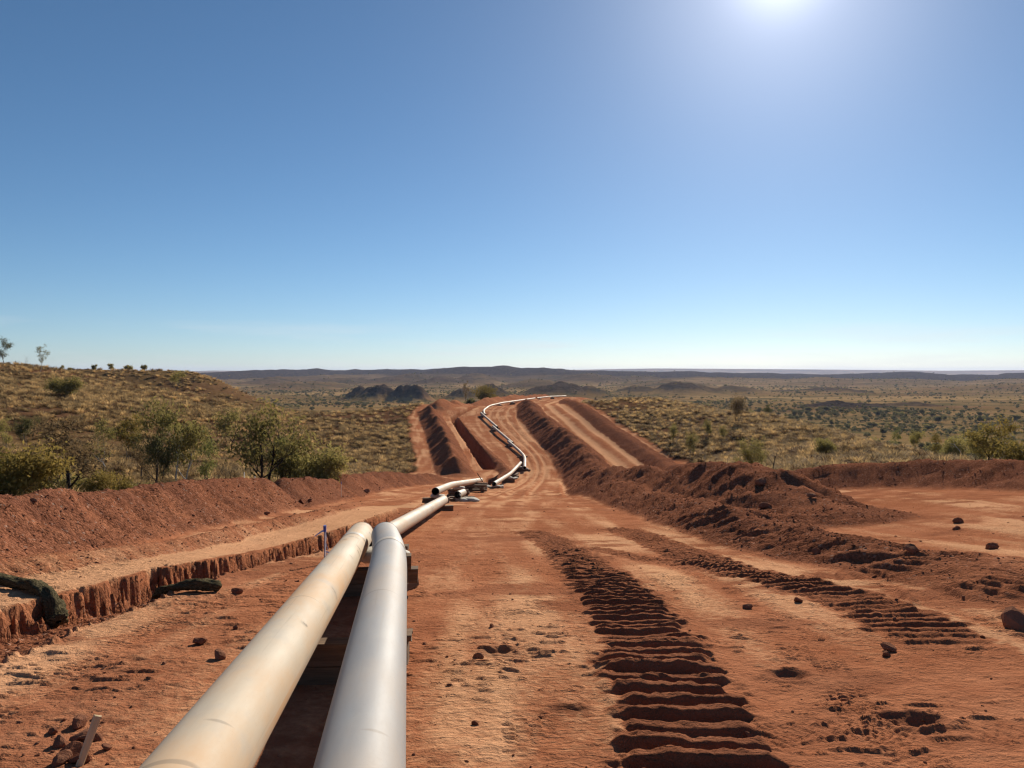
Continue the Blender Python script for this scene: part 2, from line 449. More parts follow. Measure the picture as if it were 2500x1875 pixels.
def shape(x, y):
    """ground height and material masks at world points"""
    N = len(x)
    r = np.hypot(x, y)
    z = np.empty(N)
    rock = np.zeros(N)
    near = r < 620
    fa = r > 300
    zn = np.zeros(N)
    zn[near] = rbf(x[near], y[near])
    zf = np.zeros(N)
    zf[fa], rock[fa] = far_land(x[fa], y[fa])
    # the land behind the photographer just rolls on
    w = ss(310, 600, r)
    z = zn * (1 - w) + zf * w
    rock *= w
    bare = np.zeros(N); pale = np.zeros(N); fresh_and_shade = np.zeros(N); heap = np.zeros(N); stony = np.zeros(N); cut = np.zeros(N)
    c = np.where((r < 330))[0]
    X, Y = x[c], y[c]
    # ---- cleared ground
    if not len(c):
        return z, dict(bare=bare, pale=pale, fresh_and_shade=fresh_and_shade, heap=heap, stony=stony, cut=cut, rock=rock)
    ragged = .9 * fbm(X / 1.6, Y / 1.6, 31, 3)
    e1, _, _ = along(X, Y, LEFT_EDGE)
    e2, _, _ = along(X, Y, RIGHT_EDGE)
    ins = inside(X, Y, OUTLINE)
    ed = np.where(ins, 1, -1) * np.minimum(np.abs(e1), np.abs(e2))
    ba = ss(-.5, .35, ed + ragged * .7)
    bare[c] = ba
    # natural ground: hummocks and stones
    zc = z[c] + (1 - ba) * (.45 * fbm(X / 14, Y / 14, 41, 3) + .14 * fbm(X / 1.7, Y / 1.7, 42, 3)) * ss(-2, 6, -ed)
    # ---- bare pad: gentle unevenness and streaks along the line of travel
    d, s, _ = along(X, Y, PAD)
    n_fine = fbm(X / .32, Y / .32, 51, 4, .6)
    n_mid = fbm(X / 2.1, Y / 2.1, 52, 3)
    streak = fbm(d * 2.2, s / 5.5, 53, 3)
    zc += ba * (.03 * n_mid + .016 * n_fine + .012 * streak)
    nr = r[c] < 45
    scuff = np.zeros(len(c))
    wx = .06 * fbm(X[nr] / .3, Y[nr] / .3, 59, 2)
    scuff[nr] = ss(.12, .55, fbm(X[nr] / .20 + wx * 4, (Y[nr] + wx) / .055, 54, 3, .6)) * (.25 + .75 * ss(-.25, .3, fbm(X[nr] / .9, Y[nr] / .8, 55, 3)))
    zc += ba * .020 * scuff
    pa = ba * np.clip(.45 + .55 * streak + .35 * n_mid, 0, 1)
    # curved wheel ruts sweeping round the bend in the dip
    for off, am in ((-1.6, .07), (.1, .06), (1.2, .05), (2.2, .04)):
        rut = np.exp(-((d - off + .35 * np.sin(s / 17 + off)) / .24) ** 2) * ss(48, 60, s) * (1 - ss(150, 170, s))
        zc -= am * rut
        zc += am * .8 * np.exp(-((d - off - .38 + .35 * np.sin(s / 17 + off)) / .12) ** 2) * ss(48, 60, s) * (1 - ss(150, 170, s)) * ba
        pa = np.maximum(pa, .75 * rut)
    # ---- the second road: two worn strips
    d, s, T = along(X, Y, ROAD)
    rd = 1 - ss(1.9, 2.5, np.abs(d) + .25 * fbm(X, Y, 56, 2))
    zc = zc - .1 * rd * np.exp(-((np.abs(d) - .95) / .5) ** 2)
    pa = pa * (1 - rd) + rd * np.clip(.25 + .85 * np.exp(-((np.abs(d) - 1.05) / .55) ** 2) + .25 * n_mid, 0, 1)
    # pale strip beside the trench and the crust on its other side
    d, s, _ = along(X, Y, TRENCH_NEAR)
    strip = ss(.5, .62, d) * (1 - ss(1.75, 2.2, d)) * (Y < 33)
    fr0 = strip
    pa = np.maximum(pa, strip * np.clip(1.0 + .4 * n_mid, 0, 1))
    crust = ss(-1.55, -.7, d) * (d < -.5) * (Y < 26)
    pa = np.maximum(pa, crust * np.clip(.8 + .7 * n_mid, 0, 1))
    dark = ba * ss(-2.6, -1.6, d) * (d < -1.3) * (Y < 30) * np.clip(.4 + n_mid, 0, 1)
    pa *= 1 - .8 * dark
    patch = ss(.05, .5, fbm(X / 1.1, Y / .8, 58, 4, .6)) * ba * (r[c] < 60) * (1 - fr0)
    pa *= 1 - .7 * patch
    fr = np.maximum(.35 * dark, .42 * patch)
    st = .15 * dark * ba
    zc += dark * .022 * np.clip(fbm(X / .16, Y / .16, 57, 3, .6), -.3, 1)
    # ---- heaps
    hp = np.zeros(len(c))
    z0 = zc.copy()
    for name, (pts, hw, seed) in HEAPS.items():
        P = np.array(pts, float)
        m = np.where((X > P[:, 0].min() - 4) & (X < P[:, 0].max() + 4) & (Y > P[:, 1].min() - 4) & (Y < P[:, 1].max() + 4))[0]
        if not len(m): continue
        xs, ys = X[m], Y[m]
        d, s, T = along(xs + .18 * fbm(xs / .9, ys / .9, seed, 3), ys + .18 * fbm(xs / .9, ys / .9, seed + 50, 3), P)
        sv = np.concatenate([[0], np.cumsum(np.hypot(*np.diff(P[:, :2], axis=0).T))])
        h = np.interp(s, sv, P[:, 2])
        if name == 'middle':
            w = .75 + 1.15 * h
        else:
            w = hw
        h = h * (1 + (.32 if name in ('middle', 'pile', 'upper', 'verge', 'crest') else .16) * fbm(s / 2.3, s * 0 + 3, seed + 1, 3))
        p = np.clip(1 - np.abs(d) / w, 0, 1)
        q = np.where(p < .82, p, .82 + (p - .82) * .35) / .883
        q = q - .10 * np.sin(np.pi * p) * (name in ('bank', 'pile', 'crest'))
        g = p * (1 - p) * 4
        skew = .55 if name in ('bank', 'crest') else -.5
        rw = .42 if name in ('bank', 'crest', 'pile') else .30
        rill = fbm((s + skew * d * (1 if rw > .4 else 1.7)) / rw, d / 3.0, seed + 2, 3)
        clod = np.clip(fbm(xs / .2, ys / .2, seed + 3, 3, .65), -.4, 1)
        big = np.clip(fbm(xs / .55, ys / .55, seed + 4, 3, .6), -.5, 1)
        k = {'bank': (.07, .028, .015), 'gravel': (.0, .04, .015), 'pile': (.08, .05, .07), 'crest': (.22, .03, .03), 'middle': (.20, .05, .07), 'upper': (.22, .04, .035),
             'back': (.17, .045, .035), 'verge': (.05, .08, .08), 'spill': (.1, .06, .06), 'lump': (.05, .06, .08)}[name]
        f = ss(0, .25, p) * np.clip(h / .5, .3, 1.2)
        nc = np.hypot(xs, ys) < 40
        crumb = np.zeros(len(m)); crumb[nc] = np.clip(fbm(xs[nc] / .075, ys[nc] / .075, seed + 7, 2, .7), -.3, 1)
        add = h * q + f * (k[0] * rill * g + k[1] * clod + k[2] * big + .35 * k[1] * crumb)
        zc[m] = np.maximum(zc[m], z0[m] + np.where(p > 0, add, -9))
        mk = ss(0, .12, p) * np.clip(h / .3, 0, 1)
        hp[m] = np.maximum(hp[m], mk)
        ston = {'bank': .9, 'gravel': 1, 'pile': .6, 'crest': .5, 'middle': .75, 'upper': .75, 'back': .75, 'verge': 1, 'spill': 1, 'lump': 1}[name]
        st[m] = np.maximum(st[m], mk * ston)
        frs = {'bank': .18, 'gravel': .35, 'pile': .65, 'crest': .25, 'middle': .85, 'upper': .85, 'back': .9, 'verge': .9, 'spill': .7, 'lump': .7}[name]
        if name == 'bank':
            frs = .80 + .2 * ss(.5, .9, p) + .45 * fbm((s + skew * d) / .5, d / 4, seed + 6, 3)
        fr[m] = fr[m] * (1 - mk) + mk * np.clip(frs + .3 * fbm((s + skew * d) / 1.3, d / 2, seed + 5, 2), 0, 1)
        pa[m] = pa[m] * (1 - mk) + mk * np.clip(({'bank': .1, 'crest': .3, 'gravel': .15}.get(name, 0.0)) + .35 * rill, 0, 1)
    ba = np.maximum(ba, hp)
    # ---- trenches
    ct = np.zeros(len(c))
    def trench(poly, w, depth, rough, lo=0.0, fill=None, ends=1.2, seed=70):
        P = np.asarray(poly)[:, :2]
        m = np.where((X > P[:, 0].min() - 3) & (X < P[:, 0].max() + 3) & (Y > P[:, 1].min() - 3) & (Y < P[:, 1].max() + 3))[0]
        if not len(m): return
        xs, ys = X[m], Y[m]
        d, s, T = along(xs, ys, P)
        e = ss(0, ends, s) * (1 - ss(T - ends, T, s)) if ends else np.ones(len(m))
        rib = fbm(s / .24 + .8 * fbm(xs / .5, ys / .5, seed + 8, 2), d * .9, seed, 4, .62)
        rib2 = fbm(s / 1.4, ys * 0 + 5, seed + 1, 2)
        left = w / 2 + rough * (.08 * rib + .9 * rib2)
        right = w / 2 + rough * .5 * fbm(s / .9, ys * 0, seed + 2, 3)
        inn_l = ss(0, .12 + .3 * ss(-.1, .5, rib2), left - d + .17 * fbm(xs / .17, ys / .21, seed + 9, 4, .62))
        inn_r = ss(0, .10, right + d)
        prof = inn_l * inn_r
        dd = np.full(len(m), float(depth))
        if fill is not None:
            t = np.clip((d + right) / (left + right), 0, 1)
            dd = depth * np.clip(.10 + .75 * ss(.0, .55, t) + .15 * t, 0, 1) * (1 + .3 * fbm(s / 2.2, d, seed + 3, 2)) + .03 * fbm(xs / .18, ys / .18, seed + 4, 3, .65)
            prof = inn_l * ss(-.05, .05, right + d)
            # gouged wall face
        gouge = np.clip(fbm(xs / .10, ys / .10, seed + 5, 3, .65), -.6, 1) * .10 * ss(0, .2, prof) * (1 - ss(.7, 1, prof))
        zz = zc[m] - e * (dd * prof) + gouge
        zc[m] = zz
        ct[m] = np.maximum(ct[m], e * prof)
        pa[m] *= 1 - .9 * e * prof
        st[m] = np.maximum(st[m], e * prof * (1.0 if fill is not None else .4))
        fr[m] = fr[m] * (1 - e * prof) + e * prof * (.35 if fill is not None else .55)
        # crumbly edge
        ridge = e * np.exp(-((d + right + .18) / .12) ** 2)
        zc[m] += .03 * ridge * fbm(xs / .2, ys / .2, seed + 6, 2)
    trench(TRENCH_NEAR, 1.15, .36, .15, fill=True, ends=4.0, seed=70)
    trench(TRENCH_DIP, 1.0, 1.3, .16, seed=80)
    trench(TRENCH_FAR, 1.35, 1.5, .12, seed=90)
    trench(TRENCH_TOP, 1.0, 1.1, .12, ends=.0, seed=100)
    # ---- crawler tracks: cleat ridges across the line of travel, steep side towards the camera
    def cleats(poly, w, pitch, amp, seed, soft=0.1):
        P = np.asarray(poly)
        m = np.where((X > P[:, 0].min() - 1) & (X < P[:, 0].max() + 1) & (Y > P[:, 1].min() - 1) & (Y < P[:, 1].max() + 1))[0]
        if not len(m): return
        xs, ys = X[m], Y[m]
        d, s, T = along(xs, ys, P)
        a = amp(ys) * (1 + .35 * fbm(xs / .5, ys / .7, seed + 5, 2))
        pt = pitch(ys)
        cl = np.floor(s / pt)
        e = (1 - ss(w - .07, w + .05, np.abs(d + .06 * (_h(cl.astype(np.int64), cl.astype(np.int64) * 0, seed) - .5)) + .16 * fbm(xs / .2, ys / .14, seed, 3))) * ss(0, .35, s) * (1 - ss(T - .3, T, s))
        ph = s / pt + .10 * fbm(xs / .5, ys / .5, seed + 1, 3) + .16 * fbm(xs / 1.6, ys / 1.6, seed + 3, 2)
        f = ph - np.floor(ph)
        pl = np.interp(ys, [6, 8.5], [.30, .14]) + .08 * fbm(xs / .3, np.floor(ph) * 3.7, seed + 8, 2)
        saw = ss(.0, .26, f) * (1 - ss(.26 + pl, .26 + pl + .22, f))
        rk_ = np.interp(ys, [5.5, 8], [.9, .35])
        rag = 1 + rk_ * (-.28 + .42 * vnoise(xs / .3 + 31 * np.floor(ph), ys * 0 + np.floor(ph) * 7, seed + 2) + .18 * vnoise(xs / .09 + 13 * np.floor(ph), ys * 0 + np.floor(ph) * 3, seed + 7))
        a = a * (1 - .4 * np.clip(np.abs(d) / w, 0, 1) ** 4)
        brk = np.clip(.5 + .7 * ss(-.45, .1, fbm(xs / .8 + np.floor(ph) * .37, np.floor(ph) * .9, seed + 9, 3)), 0, 1.15)
        zc[m] += e * a * brk * (saw * rag * 1.2 - .62 + .24 * np.clip(fbm(xs / .085, ys / .07, seed + 4, 3, .6), -.5, 1))
        side = np.exp(-((np.abs(d) - w - .02) / .07) ** 2) * ss(0, .35, s)
        zc[m] += .5 * a * side * np.clip(.4 + fbm(xs / .15, ys / .15, seed + 6, 2), 0, 1)
        fr[m] = np.maximum(fr[m], np.clip(a / .06, 0, 1) * .8 * e)  # same soil, darkened: the shade between the cleats is put into the colour
        pa[m] *= 1 - .9 * e
    # poly runs from far to near, so the drop of the saw faces the camera
    cleats(TRACK_A, .41, lambda q: np.where(q < 6.4, .225, .185), lambda q: np.interp(q, [3, 5.8, 6.3, 8, 12, 18], [.074, .072, .058, .058, .06, .06]), 110)
    cleats(TRACK_B, .43, lambda q: q * 0 + .2, lambda q: np.interp(q, [3, 5.8, 7, 9, 18], [.0, .0, .03, .055, .06]), 120)
    cleats(TRACK_C, .24, lambda q: q * 0 + .2, lambda q: q * 0 + .035, 130)
    cleats(TRACK_D, .35, lambda q: q * 0 + .24, lambda q: q * 0 + .04, 140)
    cleats(TRACK_E, .35, lambda q: q * 0 + .26, lambda q: q * 0 + .04, 150)
    # ---- tyre treads
    nn = np.where((r[c] < 24) & (ba > .5))[0]
    xs, ys = X[nn], Y[nn]
    for i, (poly, w) in enumerate(TREADS if len(nn) else ()):
        d, s, T = along(xs, ys, poly)
        e = (1 - ss(w - .02, w + .02, np.abs(d))) * ss(-.35, .35, fbm(xs / .5, ys / .5, 160 + i, 3)) * (1 - hp[nn]) * (1 - ss(.1, .5, fr[nn]))
        row = np.floor((d + w) / (w * .5))
        wv = np.sin(2 * np.pi * (s / .062 + .5 * (row % 2)) + 5 * np.abs(d))
        zc[nn] += e * .006 * np.clip(wv * 1.4 + .8 * fbm(xs / .08, ys / .08, 165 + i, 2), -1, 1) - e * .004
    # ---- pits
    for (px, py, rad, dep) in PITS:
        q = np.hypot((xs - px), (ys - py) * 1.3) / rad * (1 + .25 * fbm(xs / .2, ys / .2, 170, 2))
        zc[nn] += -dep * (1 - ss(.45, 1, q)) + .35 * dep * np.exp(-((q - 1.15) / .2) ** 2)
        fr[nn] = np.maximum(fr[nn], .6 * (1 - ss(.9, 1.4, q)))
    z[c] = zc
    bare[c], pale[c], fresh_and_shade[c], heap[c], stony[c], cut[c] = ba, pa, fr, hp, st, ct
    return z, dict(bare=bare, pale=np.clip(pale, 0, 1), fresh_and_shade=np.clip(fresh_and_shade, 0, 1), heap=heap, stony=np.clip(stony, 0, 1), cut=cut, rock=rock)

def gz(x, y):
    z, _ = shape(np.array([float(x)]), np.array([float(y)]))
    return float(z[0])

def build_ground():
    rr = [.5]
    while rr[-1] < 13000:
        q = rr[-1]
        if q < 2.4: dr = .12
        elif q < 20: dr = max((1.2 if q < 5.5 else .75) * q * q / (797 * (1.75 + .1 * q)), .0125)
        elif q < 32: dr = min(1.25 * q * q / (797 * (1.75 + .1 * q)), .36)
        elif q < 175: dr = .40 if q < 130 else .55
        elif q < 900: dr = q * .0075
        else: dr = q * .017
        rr.append(q + dr)
    rr = np.array(rr)
    a = np.arange(-.645, .6451, .00165)
    wide = np.concatenate([np.linspace(.66, 1.2, 34), np.linspace(1.25, math.pi - .0, 22)])
    ang = np.concatenate([-wide[::-1][:-1], a, wide])          # the last and the first meet behind the camera
    na, nr = len(ang), len(rr)
    A, Q = np.meshgrid(ang, rr)
    x = (Q * np.sin(A)).ravel()
    y = (Q * np.cos(A)).ravel()
    z, mk = shape(x, y)
    x = np.append(x, 0.0); y = np.append(y, 0.0); z = np.append(z, z[:na].mean())
    V = np.stack([x, y, z], 1).astype(np.float32)
    i = np.arange(nr - 1)[:, None] * na
    j = np.arange(na)[None, :]
    j2 = (j + 1) % na
    F = np.stack([i + j, i + j2, i + na + j2, i + na + j], -1).reshape(-1, 4)[:, ::-1]
    tri = np.stack([np.full(na, nr * na), np.arange(na), (np.arange(na) + 1) % na], 1)[:, ::-1]
    nl = F.size + tri.size
    me = bpy.data.meshes.new('ground')
    me.vertices.add(len(V)); me.vertices.foreach_set('co', V.ravel())
    me.loops.add(nl); me.loops.foreach_set('vertex_index', np.concatenate([F.ravel(), tri.ravel()]).astype(np.int32))
    npoly = len(F) + len(tri)
    me.polygons.add(npoly)
    st = np.concatenate([np.arange(len(F)) * 4, F.size + np.arange(len(tri)) * 3]).astype(np.int32)
    me.polygons.foreach_set('loop_start', st)
    me.polygons.foreach_set('use_smooth', np.ones(npoly, bool))
    for k, v in mk.items():
        at = me.attributes.new(k, 'FLOAT', 'POINT')
        at.data.foreach_set('value', np.append(v, 1.0).astype(np.float32))
    me.update(calc_edges=True)
    o = bpy.data.objects.new('ground', me)
    col.objects.link(o)
    print('ground', nr, na, npoly)
    return o

def ground_material():
    m = NT('red_earth_and_scrub')
    p = m.pos()
    n1 = m.noise(p, .33, 5)
    n2 = m.noise(p, 2.6, 7, .6)
    n3 = m.noise(p, 17, 6, .6)
    n4 = m.noise(p, 75, 4, .6)
    bare, pale, fresh_and_shade, heap, stony, cut, rock = [m.attr(k) for k in ('bare', 'pale', 'fresh_and_shade', 'heap', 'stony', 'cut', 'rock')]
    soil = m.mix(m.rng(n2, .32, .68), (.29, .108, .054), (.45, .19, .098))
    soil = m.mix(m.rng(n1, .35, .65, 0, .6), soil, (.37, .135, .064))
    pf = m.math('MULTIPLY', m.rng(m.math('ADD', pale, m.math('MULTIPLY', m.math('SUBTRACT', n3, .5), .8)), .25, .85, smooth=True), .85)
    soil = m.mix(pf, soil, m.mix(n2, (.58, .30, .155), (.70, .40, .225)))
    ff = m.math('MULTIPLY', fresh_and_shade, .85)  # newly dug soil in heaps and cuts; painted shade in the crawler tracks
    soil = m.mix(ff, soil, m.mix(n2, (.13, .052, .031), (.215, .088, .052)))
    # stones seen in broken ground: scattered grains of other colours
    vo = m.n('ShaderNodeTexVoronoi')
    vo.inputs['Scale'].default_value = 24
    m.l(p, vo.inputs['Vector'])
    sepc = m.n('ShaderNodeSeparateColor')
    m.l(vo.outputs['Color'], sepc.inputs['Color'])
    grain = m.mix(sepc.outputs['Red'], (.42, .40, .40), (1.45, 1.48, 1.52))
    soil = m.mix(m.math('MULTIPLY', stony, .8), soil, grain, 'MULTIPLY')
    soil = m.mix(m.math('MULTIPLY', m.rng(sepc.outputs['Green'], .975, .98), m.math('MULTIPLY', stony, .4)), soil, (.50, .38, .30))
    # natural surface: red-brown stony ground, straw litter
    v1 = m.noise(p, .9, 6, .6)
    v2 = m.noise(p, .06, 5, .6)
    nat = m.mix(m.rng(v1, .4, .62), (.10, .050, .029), (.17, .088, .048))
    nat = m.mix(m.rng(v2, .42, .62), nat, m.mix(v1, (.115, .066, .031), (.20, .125, .052)))
    # the plain: bands of dry grass, scrub and red soil
    ps = m.mapping(p, (.0022, .006, .01))
    f1 = m.noise(ps, 1.0, 9, .62)
    f2 = m.noise(m.mapping(p, (.012, .03, .03)), 1.0, 8, .65)
    f3 = m.noise(p, .055, 6, .7)
    plain = m.mix(m.rng(f1, .4, .6), (.19, .115, .045), (.37, .235, .10))
    plain = m.mix(m.rng(f2, .50, .64), plain, (.125, .10, .042))
    plain = m.mix(m.rng(f3, .54, .66, 0, .8), plain, (.08, .072, .032))
    plain = m.mix(m.rng(f2, .44, .34, 0, .55), plain, (.25, .125, .07))
    dist = m.n('ShaderNodeVectorMath', operation='LENGTH')
    m.l(p, dist.inputs[0])
    nat = m.mix(m.rng(dist.outputs['Value'], 180, 330, smooth=True), nat, plain)
    rk = m.mix(m.rng(m.noise(p, .11, 7, .7), .4, .6), (.022, .018, .016), (.085, .058, .042))
    nat = m.mix(rock, nat, rk)
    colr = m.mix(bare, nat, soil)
    # relief finer than the mesh
    hgt = m.math('ADD', m.math('MULTIPLY', n3, .8), m.math('MULTIPLY', n4, .25))
    nb = m.bump(hgt, m.rng(heap, 0, 1, .8, 1.0), .04)
    sfn = m.n('ShaderNodeTexNoise')
    for k_, v_ in (('Scale', 1.0), ('Detail', 5), ('Roughness', .62), ('Distortion', 1.4)): sfn.inputs[k_].default_value = v_
    m.l(m.mapping(p, (8, 14, 9)), sfn.inputs['Vector'])
    nb = m.bump(m.rng(sfn.outputs['Fac'], .4, .72, 0, 1), m.rng(n1, .35, .65, .25, .8), .035, nb)
    vb = m.math('MULTIPLY', m.math('SUBTRACT', 1.0, vo.outputs['Distance']), stony)
    nb = m.bump(vb, .6, .03, nb)
    fd = m.noise(p, .16, 8, .7)
    nb = m.bump(fd, m.rng(dist.outputs['Value'], 150, 500, 0, .9), 3.0, nb)
    return m.done(colr, 1.0, 0.0, nb)

ground = build_ground()
ground.data.materials.append(ground_material())
tag(ground, kind='structure')

# the air: dusty haze over the whole plain
def haze_box():
    x0, x1, y0, y1, z0, z1 = -13600, 13600, -13600, 13600, -90, 62
    v = [(x0, y0, z0), (x1, y0, z0), (x1, y1, z0), (x0, y1, z0), (x0, y0, z1), (x1, y0, z1), (x1, y1, z1), (x0, y1, z1)]
    f = [(0, 3, 2, 1), (4, 5, 6, 7), (0, 1, 5, 4), (1, 2, 6, 5), (2, 3, 7, 6), (3, 0, 4, 7)]
    m = bpy.data.materials.new('dusty_air')
    m.use_nodes = True
    t = m.node_tree
    t.nodes.remove(t.nodes['Principled BSDF'])
    pv = t.nodes.new('ShaderNodeVolumePrincipled')
    pv.inputs['Color'].default_value = (.50, .62, .92, 1)
    pv.inputs['Density'].default_value = 5.5e-5
    pv.inputs['Anisotropy'].default_value = .25
    t.links.new(pv.outputs['Volume'], t.nodes['Material Output'].inputs['Volume'])
    o = mesh_obj('haze', v, f, m)
    tag(o, kind='stuff')
    return o
HAZE = haze_box()
# ---------------------------------------------------------------- pipes
PR = .162
def pipe_material(name, base, dust, amt, rough, spec=.35):
    m = NT(name)
    uv = m.n('ShaderNodeTexCoord').outputs['UV']
    long1 = m.noise(m.mapping(uv, (.55, 1.6, 1)), 1.0, 6, .6)
    long2 = m.noise(m.mapping(uv, (1.3, 9, 1), (3, 1, 0)), 1.0, 7, .65)
    blot = m.noise(m.mapping(uv, (2.2, 3.2, 1), (7, 2, 0)), 1.0, 6, .6)
    c = m.mix(m.rng(long2, .35, .7), base, tuple(b * .86 for b in base))
    c = m.mix(m.math('MULTIPLY', m.rng(long1, .40, .66, smooth=True), amt), c, dust)
    c = m.mix(m.rng(blot, .54, .70, 0, .5), c, (.37, .35, .32))
    sc1 = m.noise(m.mapping(uv, (.5, 34, 1), (1, 5, 0)), 1.0, 3, .5)
    c = m.mix(m.rng(sc1, .64, .74, 0, .45), c, (.30, .24, .18))
    sc2 = m.noise(m.mapping(uv, (9, 2.0, 1), (1, 9, 0)), 1.0, 2, .5)
    c = m.mix(m.rng(sc2, .70, .73, 0, .5), c, (.20, .16, .12))
    fine = m.noise(m.mapping(uv, (60, 60, 1)), 1.0, 3)
    r = m.rng(m.math('ADD', long1, m.math('MULTIPLY', fine, .3)), .4, 1.0, rough, rough + .3)
    return m.done(c, r, spec, m.bump(fine, .04, .002))
M_CREAM = pipe_material('cream_pipe_coating', (.53, .45, .34), (.55, .35, .19), .9, .58, .22)
M_GREY = pipe_material('grey_pipe_coating', (.33, .325, .32), (.46, .35, .25), .5, .5, .24)
M_FAR = pipe_material('weathered_pipe_coating', (.48, .395, .30), (.48, .31, .18), .7, .52, .28)
mb = NT('bare_steel_edge'); M_STEEL = mb.done(m_c := mb.mix(mb.noise(mb.obj(), 30), (.10, .085, .075), (.24, .17, .12)), .6, .4)
mi = NT('dark_pipe_bore'); M_BORE = mi.done(mi.mix(mi.noise(mi.obj(), 8), (.05, .035, .03), (.10, .06, .04)), .8, .2)
mw = NT('weld_coat_band'); M_BAND = mw.done(mw.mix(mw.noise(mw.obj(), 14), (.42, .35, .265), (.50, .42, .32)), .45, .4)

def frames(path):
    T = np.gradient(path, axis=0)
    T /= np.linalg.norm(T, axis=1)[:, None]
    out = []
    for t in T:
        s = np.cross(t, (0, 0, 1.0)); s /= np.linalg.norm(s)
        out.append((s, np.cross(s, t)))
    return T, out

def resample(path, step):
    d = np.concatenate([[0], np.cumsum(np.linalg.norm(np.diff(path, axis=0), axis=1))])
    n = max(2, int(round(d[-1] / step)) + 1)
    q = np.linspace(0, d[-1], n)
    return np.stack([np.interp(q, d, path[:, k]) for k in range(3)], 1), q

def round_corners(pts, rad, n=7):
    """straight joints with cold bends of the given reach"""
    P = [np.array(p, float) for p in pts]
    out = [P[0]]
    for a, b, c in zip(P[:-2], P[1:-1], P[2:]):
        u, v = a - b, c - b
        k = min(rad, .48 * np.linalg.norm(u), .48 * np.linalg.norm(v))
        p, q = b + u / np.linalg.norm(u) * k, b + v / np.linalg.norm(v) * k
        for t in np.linspace(0, 1, n):
            out.append((1 - t) ** 2 * p + 2 * t * (1 - t) * b + t * t * q)
    out.append(P[-1])
    return np.array(out)

def sweep(name, path, radius, mat, parent, sides=40, arc=None, closed_uv=True):
    T, fr = frames(path)
    L_ = np.concatenate([[0], np.cumsum(np.linalg.norm(np.diff(path, axis=0), axis=1))])
    V, U = [], []
    for i, p in enumerate(path):
        s, u = fr[i]
        for k in range(sides + 1):
            a = 2 * math.pi * k / sides
            V.append(p + radius * (math.cos(a) * s + math.sin(a) * u))
            U.append((L_[i], k / sides))
    F = []
    w = sides + 1
    for i in range(len(path) - 1):
        for k in range(sides):
            F.append((i * w + k, i * w + k + 1, (i + 1) * w + k + 1, (i + 1) * w + k))
    return mesh_obj(name, V, F, mat, parent, True, U)

def pipe(pts, label, mat=None, bend=1.6, welds=(), sides=40, step=.25, group='steel pipes strung along the trench'):
    path, q = resample(round_corners(pts, bend), step)
    base = path[0].copy()
    root = empty('steel_pipe', base)
    path = path - base
    sweep('barrel', path, PR, mat or M_FAR, root, sides)
    bore = sweep('bore', path, PR - .012, M_BORE, root, max(16, sides // 2))
    T, fr = frames(path)
    for end in (0, len(path) - 1):        # bevelled bare rim
        s, u = fr[end]
        t = T[end] * (1 if end else -1)
        V, F = [], []
        for k in range(sides):
            a = 2 * math.pi * k / sides
            dr = math.cos(a) * s + math.sin(a) * u
            V += [path[end] + dr * (PR - .0005) - t * .03, path[end] + dr * (PR + .0025) - t * .03, path[end] + dr * (PR + .0015) + t * .002, path[end] + dr * (PR - .013) + t * .004]
        for k in range(sides):
            a, b = 4 * k, 4 * ((k + 1) % sides)
            for j in range(3):
                F.append((a + j, b + j, b + j + 1, a + j + 1))
        mesh_obj('end_rim', V, F, M_STEEL, root)
    for w in welds:
        i = min(len(path) - 2, max(1, int(w * (len(path) - 1))))
        p, t = path[i], T[i]
        sweep('weld_band', np.array([p - t * .09, p - t * .08, p + t * .08, p + t * .09]), PR + .003, M_BAND, root, sides)
    tag(root, label, 'pipe', group)
    return root

def UV(u, Y, z): return (to_x(u, Y), Y, z)
P1 = lambda t: np.array((-.171 - .1305 * t, t, CAM_H - 1.228 - .0668 * t))
P2 = lambda t: np.array((-.76 - .1167 * t, t, CAM_H - 1.104 - .0987 * t))
pipe([P1(-4), P1(7.6), P1(9.5) + np.array((-.10, 0, -.09))], 'glossy grey pipe in front, on the right of the near pair', M_GREY, 1.5, sides=64, step=.12, welds=(.865,))
left_pipe = pipe([P2(-4), P2(10.5)], 'cream dusty pipe in front, on the left of the near pair', M_CREAM, sides=64, step=.2, welds=(.905,))
mark = NT('scuffed_sling_mark'); M_MARK = mark.done(mark.mix(mark.rng(mark.noise(mark.obj(), 22, 5, .7), .45, .6), (.47, .39, .29), (.25, .19, .135)), .7, .2)
far_pipes = [
    ([UV(915, 13.4, -1.08), UV(1083, 28.4, -2.82)], 'straight cream pipe with a white weld band beyond the near pair', (.62,)),
    ([UV(1063, 33, -3.2), UV(1100, 40.5, -4.0), UV(1174, 56, -5.85)], 'kinked cream pipe with open dark end resting on a timber stack', (.42,)),
    ([UV(1206, 58, -6.4), UV(1246, 72, -7.45), UV(1271, 82, -7.62)], 'pipe with open dark end lying across the bottom of the dip', (.5,)),
    ([UV(1281, 79, -7.75), UV(1281.5, 87.5, -7.55), UV(1262, 93, -7.2), UV(1241, 98.5, -6.85)], 'pipe sharply bent round the corner of the dip', (.5,)),
    ([UV(1251, 97.5, -6.95), UV(1203, 112.5, -5.95)], 'straight pipe on the far slope just above the sharp bend', (.5,)),
    ([UV(1214, 111.5, -6.0), UV(1174, 129, -4.9)], 'straight pipe near the top of the far slope', (.5,)),
    ([UV(1183, 126.8, -5.0), UV(1180, 133.5, -4.7), UV(1195, 143, -4.35), UV(1226, 153, -4.2), UV(1306, 206, -5.05)], 'long pipe curving right along the ridge top', (.35, .62, .85)),
    ([UV(1311, 206.5, -5.0), UV(1345, 225, -5.2), UV(1382, 247, -5.7)], 'last visible pipe running off over the ridge', (.5,)),
]
